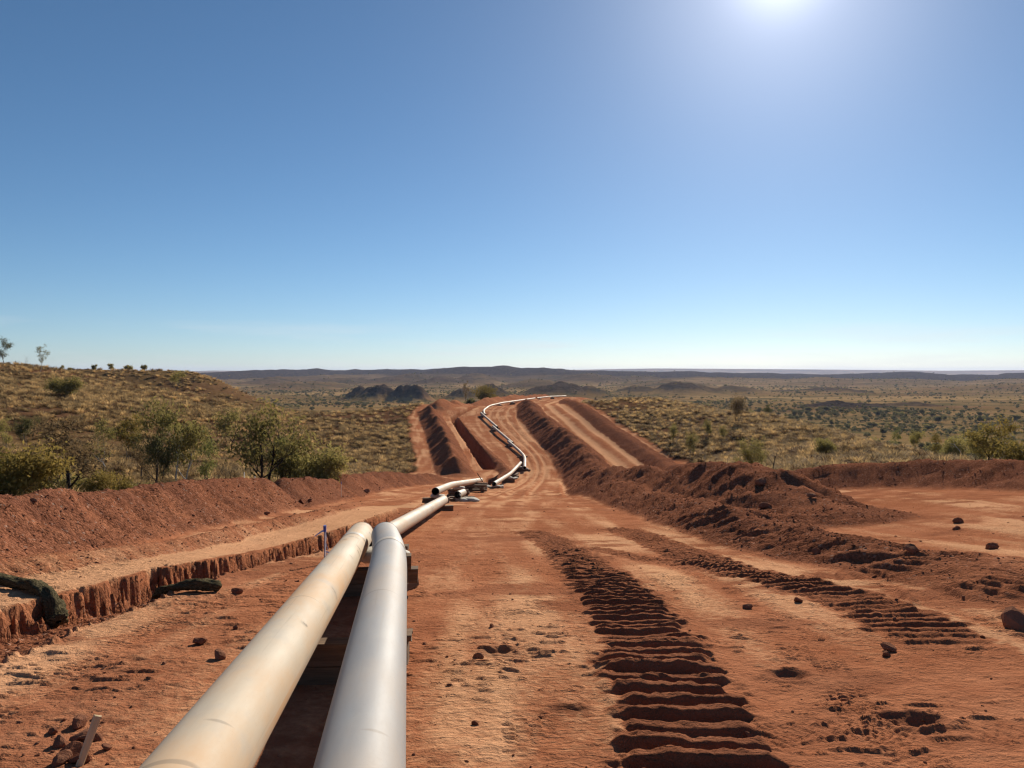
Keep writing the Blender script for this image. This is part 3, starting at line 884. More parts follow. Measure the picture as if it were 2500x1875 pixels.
for pts, lab, welds in far_pipes:
    far = pts[0][1] > 50
    pipe(pts, lab, M_FAR, 2.4 if far else 1.6, welds, 20 if far else 40, .5)
pipe([UV(1117, 35.6, -3.74), UV(1131, 37.7, -3.95)], 'short pipe offcut with open dark end beside the kinked pipe', M_FAR, welds=(), sides=40)

def scuff_mark(root, a, b, at, ang, ln, wd):
    """worn patch wrapped on the barrel: at = metres along, ang = degrees round from the right-hand side"""
    a, b = np.array(a, float), np.array(b, float)
    t = (b - a) / np.linalg.norm(b - a)
    s_ = np.cross(t, (0, 0, 1.0)); s_ /= np.linalg.norm(s_)
    u_ = np.cross(s_, t)
    V, F = [], []
    n = 6
    for i in range(n + 1):
        th = R(ang) + (i / n - .5) * ln / PR
        w_ = wd * (.35 + .65 * math.sin(math.pi * i / n)) * random.uniform(.75, 1.2)
        r_ = (PR + .0012) * (math.cos(th) * s_ + math.sin(th) * u_)
        V += [t * (at - w_ / 2) + r_, t * (at + w_ / 2) + r_]
    for i in range(n): F.append((2 * i, 2 * i + 1, 2 * i + 3, 2 * i + 2))
    mesh_obj('scuff_mark', V, F, M_MARK, root)
for at, ang, ln, wd in ((12.9, 60, .05, .05), (12.9, 85, .06, .04), (13.2, 28, .07, .06), (12.6, 100, .05, .05), (12.4, 35, .10, .05), (12.2, 22, .07, .06), (11.6, 40, .06, .03), (8.6, 48, .05, .05), (9.9, 25, .12, .02), (14.1, 25, .05, .03)):
    scuff_mark(left_pipe, P2(-4), P2(10.5), at, ang, ln, wd)
# ---------------------------------------------------------------- where a line of sight meets the ground
_HY = np.concatenate([np.arange(2.5, 30, .03), np.arange(30, 150, .15), np.arange(150, 600, 1.0)])
def hit(u, v, first=2.5):
    a, b = (u - 1250) / 1946, -(v - 908) / 1946
    Y = _HY[_HY >= first]
    z, _ = shape(a * Y, Y)
    ray = CAM_H + b * Y
    k = np.where(ray < z)[0]
    i = k[0] if len(k) else len(Y) - 1
    return a * Y[i], Y[i], z[i]

# ---------------------------------------------------------------- timber, sandbags
def timber_material(name, a, b):
    m = NT(name)
    g = m.noise(m.mapping(m.obj(), (2, 26, 26)), 1.0, 6, .65)
    return m.done(m.mix(m.rng(g, .3, .7), a, b), .85, .15, m.bump(g, .4, .01))
M_TIMBER = timber_material('weathered_hardwood', (.10, .062, .038), (.24, .155, .092))
M_PEG = timber_material('pale_pine', (.62, .46, .26), (.76, .60, .38))
mg = NT('sandbag_weave')
M_BAG = mg.done(mg.mix(mg.noise(mg.obj(), 9, 5), (.42, .38, .31), (.60, .56, .48)), .8, .2, mg.bump(mg.noise(mg.obj(), 60, 3), .4, .01))

def timber_mesh(l, w, h, seed):
    rnd = random.Random(seed)
    c = .008
    V = []
    for sx in (-1, 1):
        e = l / 2 * (1 + rnd.uniform(-.02, .02))
        for (yy, zz) in ((-w / 2 + c, -h / 2), (w / 2 - c, -h / 2), (w / 2, -h / 2 + c), (w / 2, h / 2 - c), (w / 2 - c, h / 2), (-w / 2 + c, h / 2), (-w / 2, h / 2 - c), (-w / 2, -h / 2 + c)):
            V.append((sx * e + rnd.uniform(-.006, .006), yy + rnd.uniform(-.003, .003), zz + rnd.uniform(-.003, .003)))
    F = [tuple(range(7, -1, -1)), tuple(range(8, 16))]
    F += [(k, (k + 1) % 8, 8 + (k + 1) % 8, 8 + k) for k in range(8)]
    return V, F
_tm = {}
def timber(x, y, z, rz, l=1.15, w=.14, h=.1, label='', group=None, tilt=0.0):
    key = (round(l, 2), round(w, 2), round(h, 2))
    if key not in _tm:
        V, F = timber_mesh(l, w, h, len(_tm))
        o = mesh_obj('timber_skid', V, F, M_TIMBER)
        _tm[key] = o.data
    else:
        o = bpy.data.objects.new('timber_skid', _tm[key])
        col.objects.link(o)
    o.location = (x, y, z)
    o.rotation_euler = (0, tilt, rz)
    tag(o, label, 'timber', group)
    return o

def bag_mesh(seed):
    rnd = np.random.default_rng(seed)
    V, F = [], []
    nu, nv = 16, 9
    for j in range(nv + 1):
        ph = math.pi * j / nv - math.pi / 2
        for i in range(nu):
            th = 2 * math.pi * i / nu
            ex = lambda t, p: math.copysign(abs(t) ** p, t)
            k = 1 + .07 * rnd.standard_normal()
            V.append((.33 * ex(math.cos(th), .6) * ex(math.cos(ph), .7) * k, .19 * ex(math.sin(th), .7) * ex(math.cos(ph), .7) * k, .085 * ex(math.sin(ph), .8) * (1 + .1 * rnd.standard_normal())))
    for j in range(nv):
        for i in range(nu):
            a, b = j * nu + i, j * nu + (i + 1) % nu
            F.append((a, b, b + nu, a + nu))
    return V, F
_bags = []
def sandbag(x, y, z, rz, label, group=None, s=1.0):
    if len(_bags) < 3:
        o = mesh_obj('sandbag', *bag_mesh(len(_bags) + 3), M_BAG, None, True)
        _bags.append(o.data)
    else:
        o = bpy.data.objects.new('sandbag', _bags[random.randrange(3)])
        col.objects.link(o)
    o.location = (x, y, z)
    o.rotation_euler = (random.uniform(-.08, .08), random.uniform(-.08, .08), rz)
    o.scale = (s, s, s)
    tag(o, label, 'sandbag', group)
    return o

# stacks under the near pair: cross timbers, then a block under the higher pipe
for k, (t, lab, n) in enumerate(((8.55, 'under the far ends of the near pair of pipes', 2), (5.35, 'under the middle of the near pair of pipes', 2), (1.2, 'under the near pair of pipes by the camera', 4))):
    p, q = P1(t), P2(t)
    cx = (p[0] + q[0]) / 2
    g = min(gz(cx, t), gz(cx + .5, t), gz(cx - .5, t)) - .02
    low = min(p[2], q[2]) - PR
    n = max(1, int(round((low - g) / .13)))
    h = (low - g) / n
    for i in range(n):
        timber(cx - .0 + random.uniform(-.04, .04), t + random.uniform(-.03, .03), g + h * (i + .5), .12 + random.uniform(-.08, .08), (.94 if k == 0 else .88) if i == n - 1 else .78, .15, h - .004, '%s cross timber %s' % (('lowest', 'second lowest', 'third lowest', 'fourth lowest', 'fifth lowest')[min(i, 4)], lab), 'timber stacks under the near pipes')
    hi, lo_ = (p, q) if p[2] > q[2] else (q, p)
    gap = hi[2] - lo_[2]
    if gap > .03:
        timber(hi[0] + .03, t, low + gap / 2, .1, .34, .16, gap - .006, 'short timber block %s' % lab, 'timber blocks under the near pipes')
sandbag(P2(9.6)[0] + .30, 9.75, P2(9.6)[2] - PR - .02, .5, 'pale sandbag in the shadow between the near pair of pipes')
x, y, z = hit(996, 1442)
timber(x - .02, y, z + .05, 1.2, .4, .1, .1, 'short dark timber offcut lying against the near grey pipe')

def support(x, y, zpipe, rz, label, group, bags=1, w=1.2, stacked=None):
    low = zpipe - PR
    g = gz(x, y) - .02
    gap = low - g
    nb = 1 if gap > .2 and bags else 0
    top = low - (.13 if nb else 0)
    n = stacked or max(1, int(round((top - g) / .16)))
    h = max(.06, (top - g) / n)
    for i in range(n):
        timber(x + random.uniform(-.08, .08), y + random.uniform(-.05, .05), g + h * (i + .5), rz + (random.uniform(-.25, .25)), w, .2, h - .004, 'dark timber skid ' + label, group)
    if nb:
        sandbag(x + .05, y - .02, low - .065, rz + .1, 'pale sandbag ' + label, group + ' bags', 1.0)

def on_pipe(pts, f):
    P = np.array(pts, float)
    d = np.concatenate([[0], np.cumsum(np.linalg.norm(np.diff(P, axis=0), axis=1))])
    q = d[-1] * f
    p = np.array([np.interp(q, d, P[:, k]) for k in range(3)])
    i = min(len(P) - 2, max(0, np.searchsorted(d, q) - 1))
    t = P[i + 1] - P[i]
    return p, math.atan2(t[1], t[0]) + math.pi / 2
where = ['under the straight pipe beyond the near pair', 'under the kinked pipe', 'under the pipe across the dip', 'under the sharply bent pipe', 'under the pipe above the sharp bend',
         'under the pipe near the top of the slope', 'under the long pipe on the ridge', 'under the last pipe on the ridge']
fracs = [(.06, .95), (.03, .45), (.04, .5, .92), (.05, .5, .93), (.08, .9), (.08, .9), (.04, .18, .3, .5, .7, .9), (.08, .5, .92)]
for (pts, _, _), wl, fs in zip(far_pipes, where, fracs):
    names = {2: ('near end', 'far end'), 3: ('near end', 'middle', 'far end')}.get(len(fs), ('first from the near end', 'second from the near end', 'third from the near end', 'fourth from the near end', 'fifth from the near end', 'far end'))
    for f, nm in zip(fs, names):
        p, a = on_pipe(pts, f)
        support(p[0], p[1], p[2], a, wl + ', ' + nm, 'supports ' + wl, w=.8 if wl == where[0] else 1.15)
# the tall crib under the kinked pipe's far end
p, a = on_pipe(far_pipes[1][0], .80)
g = gz(p[0], p[1]) - .02
nl = max(4, int((p[2] - PR - g) / .15))
h = (p[2] - PR - g) / nl
for i in range(nl):
    for sgn in (-1, 1):
        if i % 2: timber(p[0] + sgn * .0 + .1, p[1] + sgn * .45, g + h * (i + .5), a, 1.5, .2, h - .004, 'dark crosswise timber in the tall stack under the kinked pipe', 'tall timber stack')
        else: timber(p[0] + sgn * .5 + .1, p[1], g + h * (i + .5), a + math.pi / 2, 1.4, .2, h - .004, 'dark lengthwise timber in the tall stack under the kinked pipe', 'tall timber stack')
timber(p[0] + .42, p[1] + 1.0, p[2] + .02, a + .15, .9, .16, .05, 'brown board leaning on the side of the kinked pipe', None, tilt=-1.0)
# sandbags and timbers lying about
p0 = far_pipes[1][0][0]
for dx, dy, lab in ((.75, 2.2, 'first'), (1.05, 2.5, 'second'), (1.2, 1.9, 'third'), (.9, 2.0, 'fourth')):
    xx, yy = to_x(1117, 35.6) + dx - .55, 35.6 + dy - 1.9
    sandbag(xx, yy, gz(xx, yy) + .07, random.uniform(0, 3), 'pale sandbag heaped beside the short pipe offcut', 'sandbags by the pipe offcut', 1.1)
p, a = (np.array(UV(1119, 36.0, -3.78)), 1.65)
timber(p[0], p[1], p[2] - PR - .10, a - 1.57, 1.1, .22, .16, 'dark timber below the short pipe offcut')
timber(p[0] + .1, p[1] + .9, p[2] - PR - .15, a - 1.57, 1.2, .22, .16, 'dark timber below the rear of the short pipe offcut')
for k, (u, v) in enumerate(((1250, 1166), (1256, 1170), (1262, 1160), (1238, 1172), (1244, 1162))):
    x, y, z = hit(u, v)
    (sandbag(x, y, z + .07, k, 'loose sandbag lying beside the pipe across the dip', 'loose sandbags in the dip', 1.2) if k % 2 else timber(x, y, z + .08, k * .7, 1.3, .2, .16, 'loose timber lying beside the pipe across the dip', 'loose timbers in the dip'))
for k, (u, v) in enumerate(((1213, 1190), (1222, 1189), (1192, 1190))):
    x, y, z = hit(u, v)
    sandbag(x, y, z + .06, k, 'pale sandbag at the open end of the pipe across the dip', 'sandbags at the dip pipe end', 1.0)

# ---------------------------------------------------------------- survey stakes
mp_ = NT('white_painted_stake'); M_STAKE = mp_.done(mp_.mix(mp_.noise(mp_.obj(), 12), (.62, .58, .52), (.74, .71, .66)), .7, .2)
ms_ = NT('grey_painted_stake'); M_STAKE_GREY = ms_.done(ms_.mix(ms_.noise(ms_.obj(), 12), (.30, .31, .36), (.44, .45, .50)), .7, .2)
mt_ = NT('blue_flagging_tape'); M_BLUE = mt_.done(mt_.mix(mt_.noise(mt_.obj(), 30), (.05, .08, .33), (.10, .15, .48)), .5, .3)
mu_ = NT('pale_flagging_tape'); M_TAPE = mu_.done(mu_.mix(mu_.noise(mu_.obj(), 25), (.45, .50, .66), (.68, .71, .80)), .5, .3)
def ribbon(name, pts, w, parent, mat, twist=0.0):
    P = np.array(pts, float)
    V, F = [], []
    for i, p in enumerate(P):
        a = twist * i
        o = np.array((math.sin(a) * .3, math.cos(a) * .6, math.cos(a))) * w / 2
        V += [p - o, p + o]
    for i in range(len(P) - 1): F.append((2 * i, 2 * i + 1, 2 * i + 3, 2 * i + 2))
    o = mesh_obj(name, V, F, mat, parent)
    sm = o.modifiers.new('thickness', 'SOLIDIFY'); sm.thickness = .002
    return o
def stake(x, y, h, label, mat, w=.04, tape=None, lean=(0, 0), group=None):
    z = gz(x, y)
    root = empty('survey_stake', (x, y, z - .05))
    V, F = timber_mesh(h + .05, w, w * .45, 5)
    V = [(v[2], v[1], v[0] + (h + .05) / 2) for v in V]
    F = [f[::-1] for f in F]
    mesh_obj('post', V, F, mat, root)
    if tape:
        cap, F2 = timber_mesh(.09, w * 1.25, w * .75, 6)
        mesh_obj('paint_band', [(v[2], v[1], v[0] + h - .0) for v in cap], [f[::-1] for f in F2], M_BLUE, root)
    if tape == 'long':
        ribbon('tape', [(0, -.02, h - .02), (-.04, -.03, h - .03), (-.10, -.03, h - .07), (-.14, -.02, h - .10), (-.17, 0, h - .14)], .028, root, M_TAPE, .35)
        ribbon('tape', [(.012, -.03, h - .04), (.03, -.04, h - .12), (.018, -.035, h - .2), (.045, -.03, h - .28), (.03, -.04, h - .36)], .024, root, M_TAPE, .4)
        ribbon('tape', [(.02, -.03, h - .32), (.07, -.03, h - .335), (.12, -.02, h - .33)], .02, root, M_TAPE, .3)
    root.rotation_euler = (lean[0], lean[1], random.uniform(-.2, .2))
    tag(root, label, 'stake', group)
    return root
stake(to_x(793, 11.4), 11.4, .55, 'grey survey stake with blue and white tape beside the near cream pipe', M_STAKE_GREY, .045, 'long')
x, y, z = hit(833, 1212)
stake(x, y, .62, 'thin pale stake with dark band at the foot of the red bank', M_STAKE, .03, 'band')
stake(-9.3, 17.7, .62, 'white marker post behind the bank below the bare brown tree', M_STAKE, .05)
stake(to_x(596, 26), 26, .55, 'small white marker post behind the bank below the dark limbed tree', M_STAKE, .045)
stake(to_x(622, 27), 27, .5, 'second small white post behind the bank near the dark limbed tree', M_STAKE, .045)
x, y, z = hit(213, 1868)
pg = mesh_obj('wooden_peg', *timber_mesh(.27, .035, .018, 9), M_PEG)
pg.location = (x, y, z + .09)
pg.rotation_euler = (R(60), R(-66), R(60))
tag(pg, 'pale split wooden peg leaning by the broken rocks', 'peg')

# ---------------------------------------------------------------- bundles of netting
mn = NT('dark_olive_netting')
_st = mn.noise(mn.mapping(mn.n('ShaderNodeTexCoord').outputs['UV'], (5, 26, 1), rot=(0, 0, .25)), 1.0, 5, .7)
M_NET = mn.done(mn.mix(mn.rng(_st, .35, .65), (.030, .026, .016), (.17, .14, .08)), 1.0, .0, mn.bump(_st, 1.0, .03))
def bundle(path, radii, label, seed):
    P = smooth_poly(path, 10)
    rad = np.interp(np.linspace(0, 1, len(P)), np.linspace(0, 1, len(radii)), radii)
    base = P[0].copy(); P = P - base
    T, fr = frames(P)
    V, F, U = [], [], []
    n = 28
    for i, p in enumerate(P):
        s, u = fr[i]
        for k in range(n + 1):
            a = 2 * math.pi * (k % n) / n
            w = 1 + .13 * math.sin(4 * a + i * .33) + .10 * math.sin(11 * a + i * .4) + .34 * float(fbm(np.array([i * .5]), np.array([3 * math.cos(a) + 2 * math.sin(a)]), seed, 3)[0])
            rr_ = rad[i] * w * (.25 if i in (0, len(P) - 1) else 1)
            V.append(p + rr_ * (math.cos(a) * s + .72 * math.sin(a) * u)); U.append((i / 6, k / n))
    for i in range(len(P) - 1):
        for k in range(n):
            q = i * (n + 1) + k
            F.append((q, q + 1, q + n + 2, q + n + 1))
    o = mesh_obj('netting_bundle', V, F, M_NET, None, True, U)
    o.location = base
    tag(o, label, 'netting')
    return o
def drape(xy, lift):
    return [(x, y, gz(x, y) + l) for (x, y), l in zip(xy, lift)]
bundle(drape([(-6.6, 8.6), (-5.9, 8.75), (-5.3, 8.6), (-5.0, 8.35)], [.06, .06, .07, .08]) + [(-4.72, 8.15, gz(-5.1, 8.2) - .02), (-4.60, 8.05, gz(-5.1, 8.2) - .17), (-4.55, 8.0, gz(-4.45, 8.0) + .05)],
       [.06, .07, .07, .08, .08, .09, .10], 'dark netting bundle hanging over the ragged trench edge', 201)
bundle(drape([(-4.12, 9.05), (-3.85, 8.75), (-3.6, 8.55), (-3.4, 8.6), (-3.15, 8.65)], [.04, .07, .06, .08, .07]), [.02, .075, .045, .085, .06], 'dark twisted netting bundle lying on the dirt beside the trench', 202)

# ---------------------------------------------------------------- rocks
mr = NT('red_rock')
_rn = mr.noise(mr.obj(), 5, 6, .65)
M_ROCK = mr.done(mr.mix(mr.rand(), mr.mix(_rn, (.13, .05, .03), (.26, .11, .065)), mr.mix(_rn, (.20, .09, .055), (.36, .19, .12))), .95, .0, mr.bump(mr.noise(mr.obj(), 18, 5), .5, .03))
def rock_mesh(seed, sub=2, flat=.7, slab=False):
    import bmesh
    bm = bmesh.new()
    bmesh.ops.create_icosphere(bm, subdivisions=sub, radius=.5)
    rnd = np.random.default_rng(seed)
    planes = [(lambda v: v / np.linalg.norm(v))(rnd.standard_normal(3)) for _ in range(9)]
    offs = rnd.uniform(.24, .42, 9)
    for v in bm.verts:
        c = np.array(v.co)
        for n_, o_ in zip(planes, offs):
            k = c @ n_
            if k > o_: c = c - n_ * (k - o_)
        c = c * (1 + .05 * rnd.standard_normal()) * np.array((1, .8, .35 if slab else flat))
        v.co = c
    me = bpy.data.meshes.new('rock')
    bm.to_mesh(me); bm.free()
    me.materials.append(M_ROCK)
    return me
ROCKS = [rock_mesh(300 + i, 2, .75) for i in range(5)]
SLABS = [rock_mesh(320 + i, 2, .5, True) for i in range(3)]
def rock(x, y, z, size, label, group=None, slab=False, rot=None):
    o = bpy.data.objects.new('rock', random.choice(SLABS if slab else ROCKS))
    col.objects.link(o)
    o.location = (x, y, z + size * (.12 if not slab else .10))
    o.rotation_euler = rot or (random.uniform(-.3, .3), random.uniform(-.3, .3), random.uniform(0, 6.3))
    o.scale = (size, size * random.uniform(.8, 1.1), size * random.uniform(.75, 1.05))
    tag(o, label, 'rock', group)
    return o
for u, v, s, lab in ((1200, 1531, .07, 'small dark rock alone on the pad right of the grey pipe'), (1168, 1607, .09, 'flat brown rock on the pad near the grey pipe'),
                     (1824, 1487, .12, 'dark rock on the bare dirt between the two crawler tracks'), (1948, 1470, .13, 'brown rock on the edge of the outer crawler track'),
                     (2487, 1535, .36, 'large red boulder at the right edge of the picture'), (2003, 1136, .5, 'dark block standing on the crest of the far right heap'),
                     (2339, 1277, .26, 'larger of two rocks on the upper right pad'), (2335, 1293, .2, 'smaller of two rocks on the upper right pad'),
                     (1982, 1214, .28, 'reddish rock at the near side of the upper right pad'), (2421, 1340, .24, 'dark rock in the rubble beside the upper right pad'),
                     (1994, 1352, .18, 'pale brown rock at the foot of the tracked heap'), (2226, 1350, .2, 'big clod in the middle of the tracked heap'),
                     (1858, 1182, .45, 'rounded boulder on the crest of the double heap'), (1868, 1240, .4, 'square boulder on the front of the double heap'),
                     (736, 1228, .3, 'largest boulder at the foot of the left bank'), (757, 1224, .22, 'boulder beside the largest one at the foot of the left bank'),
                     (651, 1256, .2, 'lone boulder on the gravel ridge below the left bank'), (895, 1203, .4, 'heap of dark earth at the end of the left bank gap'),
                     (82, 1226, .13, 'rock on the crest of the left bank'), (470, 1400, .14, 'small rock on the lip of the near trench'),
                     (577, 1450, .16, 'dark rock half buried right of the twisted netting'), (28, 1430, .2, 'brown rock on the gravel ridge at the left edge'),
                     (535, 1610, .15, 'dark jagged rock close to the cream pipe'), (488, 1572, .13, 'pale rock in the rubble left of the cream pipe'),
                     (1470, 1200, .25, 'dark lump at the foot of the heap'), (1160, 1770, .05, 'pebble beside the grey pipe at the bottom'),
                     (2170, 1590, .14, 'pale rock at the edge of the outer track hollow'), (2165, 1603, .09, 'small rock below the pale one at the track hollow'), (1470, 1165, .3, 'dark clod at the head of the heap beside the pad')):
    x, y, z = hit(u, v)
    rock(x, y, z, s, lab)
for k, (u, v, s, sl) in enumerate(((190, 1808, .17, True), (215, 1812, .15, True), (145, 1820, .13, False), (175, 1850, .2, True), (150, 1862, .16, False), (195, 1868, .19, True), (128, 1790, .10, False), (240, 1806, .12, True), (196, 1778, .16, False), (260, 1830, .08, False))):
    x, y, z = hit(u, v)
    rock(x, y, z, s * .8, 'broken brown rock in the pile by the pale wooden peg', 'broken rocks by the peg', sl, (random.uniform(-.7, .7), random.uniform(-.7, .7), random.uniform(0, 6)))

# ---------------------------------------------------------------- scattered stuff, instanced on points
def scatter(name, pts, rotz, scl, protos, tilt=None):
    me = bpy.data.meshes.new(name)
    me.vertices.add(len(pts))
    me.vertices.foreach_set('co', np.asarray(pts, np.float32).ravel())
    rot = np.zeros((len(pts), 3), np.float32)
    rot[:, 2] = rotz
    if tilt is not None: rot[:, :2] = tilt
    at = me.attributes.new('rot', 'FLOAT_VECTOR', 'POINT'); at.data.foreach_set('vector', rot.ravel())
    at = me.attributes.new('scl', 'FLOAT_VECTOR', 'POINT'); at.data.foreach_set('vector', np.asarray(scl, np.float32).ravel())
    at = me.attributes.new('pick', 'INT', 'POINT'); at.data.foreach_set('value', RNG.integers(0, len(protos), len(pts)).astype(np.int32))
    o = bpy.data.objects.new(name, me)
    col.objects.link(o)
    cc = bpy.data.collections.new(name + '_kinds')
    for p in protos: cc.objects.link(p)
    g = bpy.data.node_groups.new(name, 'GeometryNodeTree')
    g.interface.new_socket('Geometry', in_out='INPUT', socket_type='NodeSocketGeometry')
    g.interface.new_socket('Geometry', in_out='OUTPUT', socket_type='NodeSocketGeometry')
    N = g.nodes.new
    gi, go = N('NodeGroupInput'), N('NodeGroupOutput')
    ip, ci = N('GeometryNodeInstanceOnPoints'), N('GeometryNodeCollectionInfo')
    ci.inputs['Collection'].default_value = cc
    ci.inputs['Separate Children'].default_value = True
    ci.inputs['Reset Children'].default_value = True
    ip.inputs['Pick Instance'].default_value = True
    def named(a, t):
        nd = N('GeometryNodeInputNamedAttribute'); nd.data_type = t; nd.inputs['Name'].default_value = a
        return nd.outputs['Attribute']
    ln = g.links.new
    ln(gi.outputs[0], ip.inputs['Points']); ln(ci.outputs[0], ip.inputs['Instance'])
    ln(named('pick', 'INT'), ip.inputs['Instance Index'])
    e2r = N('FunctionNodeEulerToRotation'); ln(named('rot', 'FLOAT_VECTOR'), e2r.inputs[0])
    ln(e2r.outputs[0], ip.inputs['Rotation'])
    ln(named('scl', 'FLOAT_VECTOR'), ip.inputs['Scale'])
    ln(ip.outputs[0], go.inputs[0])
    mod = o.modifiers.new('scatter', 'NODES'); mod.node_group = g
    tag(o, kind='stuff')
    return o
def proto(name, me):
    return bpy.data.objects.new(name, me)

def wedge(n, r0, r1, half=.66, p=1.0):
    """random points in front of the camera, density falling with range as 1/r^p"""
    t = RNG.random(n)
    e = 2 - p
    r = (r0 ** e + t * (r1 ** e - r0 ** e)) ** (1 / e) if abs(e) > 1e-6 else r0 * (r1 / r0) ** t
    a = RNG.uniform(-half, half, n)
    return r * np.sin(a), r * np.cos(a)

# loose stones
PEB = [proto('stone', rock_mesh(340 + i, 1, .7)) for i in range(4)]
x, y = wedge(150000, 3.2, 62, p=1.4)
z, mk = shape(x, y)
keep = RNG.random(len(x)) < np.clip(mk['stony'] * .75 + mk['cut'] + mk['heap'] * .1 + .012 * mk['bare'], 0, 1) * mk['bare']
x, y, z = x[keep], y[keep], z[keep]
size = np.clip(.0135 * np.exp(.75 * RNG.standard_normal(len(x))), .006, .05) * (1 + np.hypot(x, y) / 35)
size = np.minimum(size, .15)
scatter('gravel', np.stack([x, y, z], 1), RNG.uniform(0, 6.3, len(x)), np.stack([size * RNG.uniform(.8, 1.5, len(x)), size, size * RNG.uniform(.6, 1, len(x))], 1), PEB, RNG.uniform(-.5, .5, (len(x), 2)))
# ---------------------------------------------------------------- plants
def leaf_material(name, a, b, trans=.45):
    m = NT(name)
    n = m.noise(m.obj(), 2.2, 4, .6)
    c = m.mix(m.rng(n, .35, .65), a, b)
    rv = m.n('ShaderNodeHueSaturation')
    m.l(m.rng(m.rand(), 0, 1, .75, 1.2), rv.inputs['Value'])
    m.l(c, rv.inputs['Color'])
    c = rv.outputs['Color']
    m.done(c, .8, .05)
    tr = m.n('ShaderNodeBsdfTranslucent'); m.l(c, tr.inputs['Color'])
    mx = m.n('ShaderNodeMixShader'); mx.inputs['Fac'].default_value = trans
    m.l(m.bsdf.outputs[0], mx.inputs[1]); m.l(tr.outputs[0], mx.inputs[2])
    m.l(mx.outputs[0], m.out.inputs['Surface'])
    return m.mat
LEAF = {'olive': leaf_material('olive_leaf', (.215, .185, .058), (.34, .275, .095)), 'green': leaf_material('green_leaf', (.165, .17, .052), (.26, .245, .08)),
        'yellow': leaf_material('yellow_leaf', (.20, .155, .042), (.31, .215, .06)), 'brown': leaf_material('brown_leaf', (.15, .10, .05), (.24, .165, .08)),
        'dark': leaf_material('dark_leaf', (.105, .10, .04), (.175, .155, .062)), 'far': leaf_material('far_leaf', (.105, .098, .045), (.17, .15, .068))}
def bark_material(name, a, b):
    m = NT(name)
    n = m.noise(m.mapping(m.obj(), (6, 6, 1.6)), 1.0, 5, .6)
    return m.done(m.mix(m.rng(n, .35, .65), a, b), .9, .15)
BARK = {'black': bark_material('burnt_bark', (.02, .016, .014), (.055, .042, .034)), 'grey': bark_material('grey_bark', (.10, .08, .06), (.22, .18, .14)), 'white': bark_material('white_bark', (.34, .30, .25), (.62, .57, .50)),
        'brown': bark_material('brown_bark', (.05, .035, .025), (.11, .08, .055))}

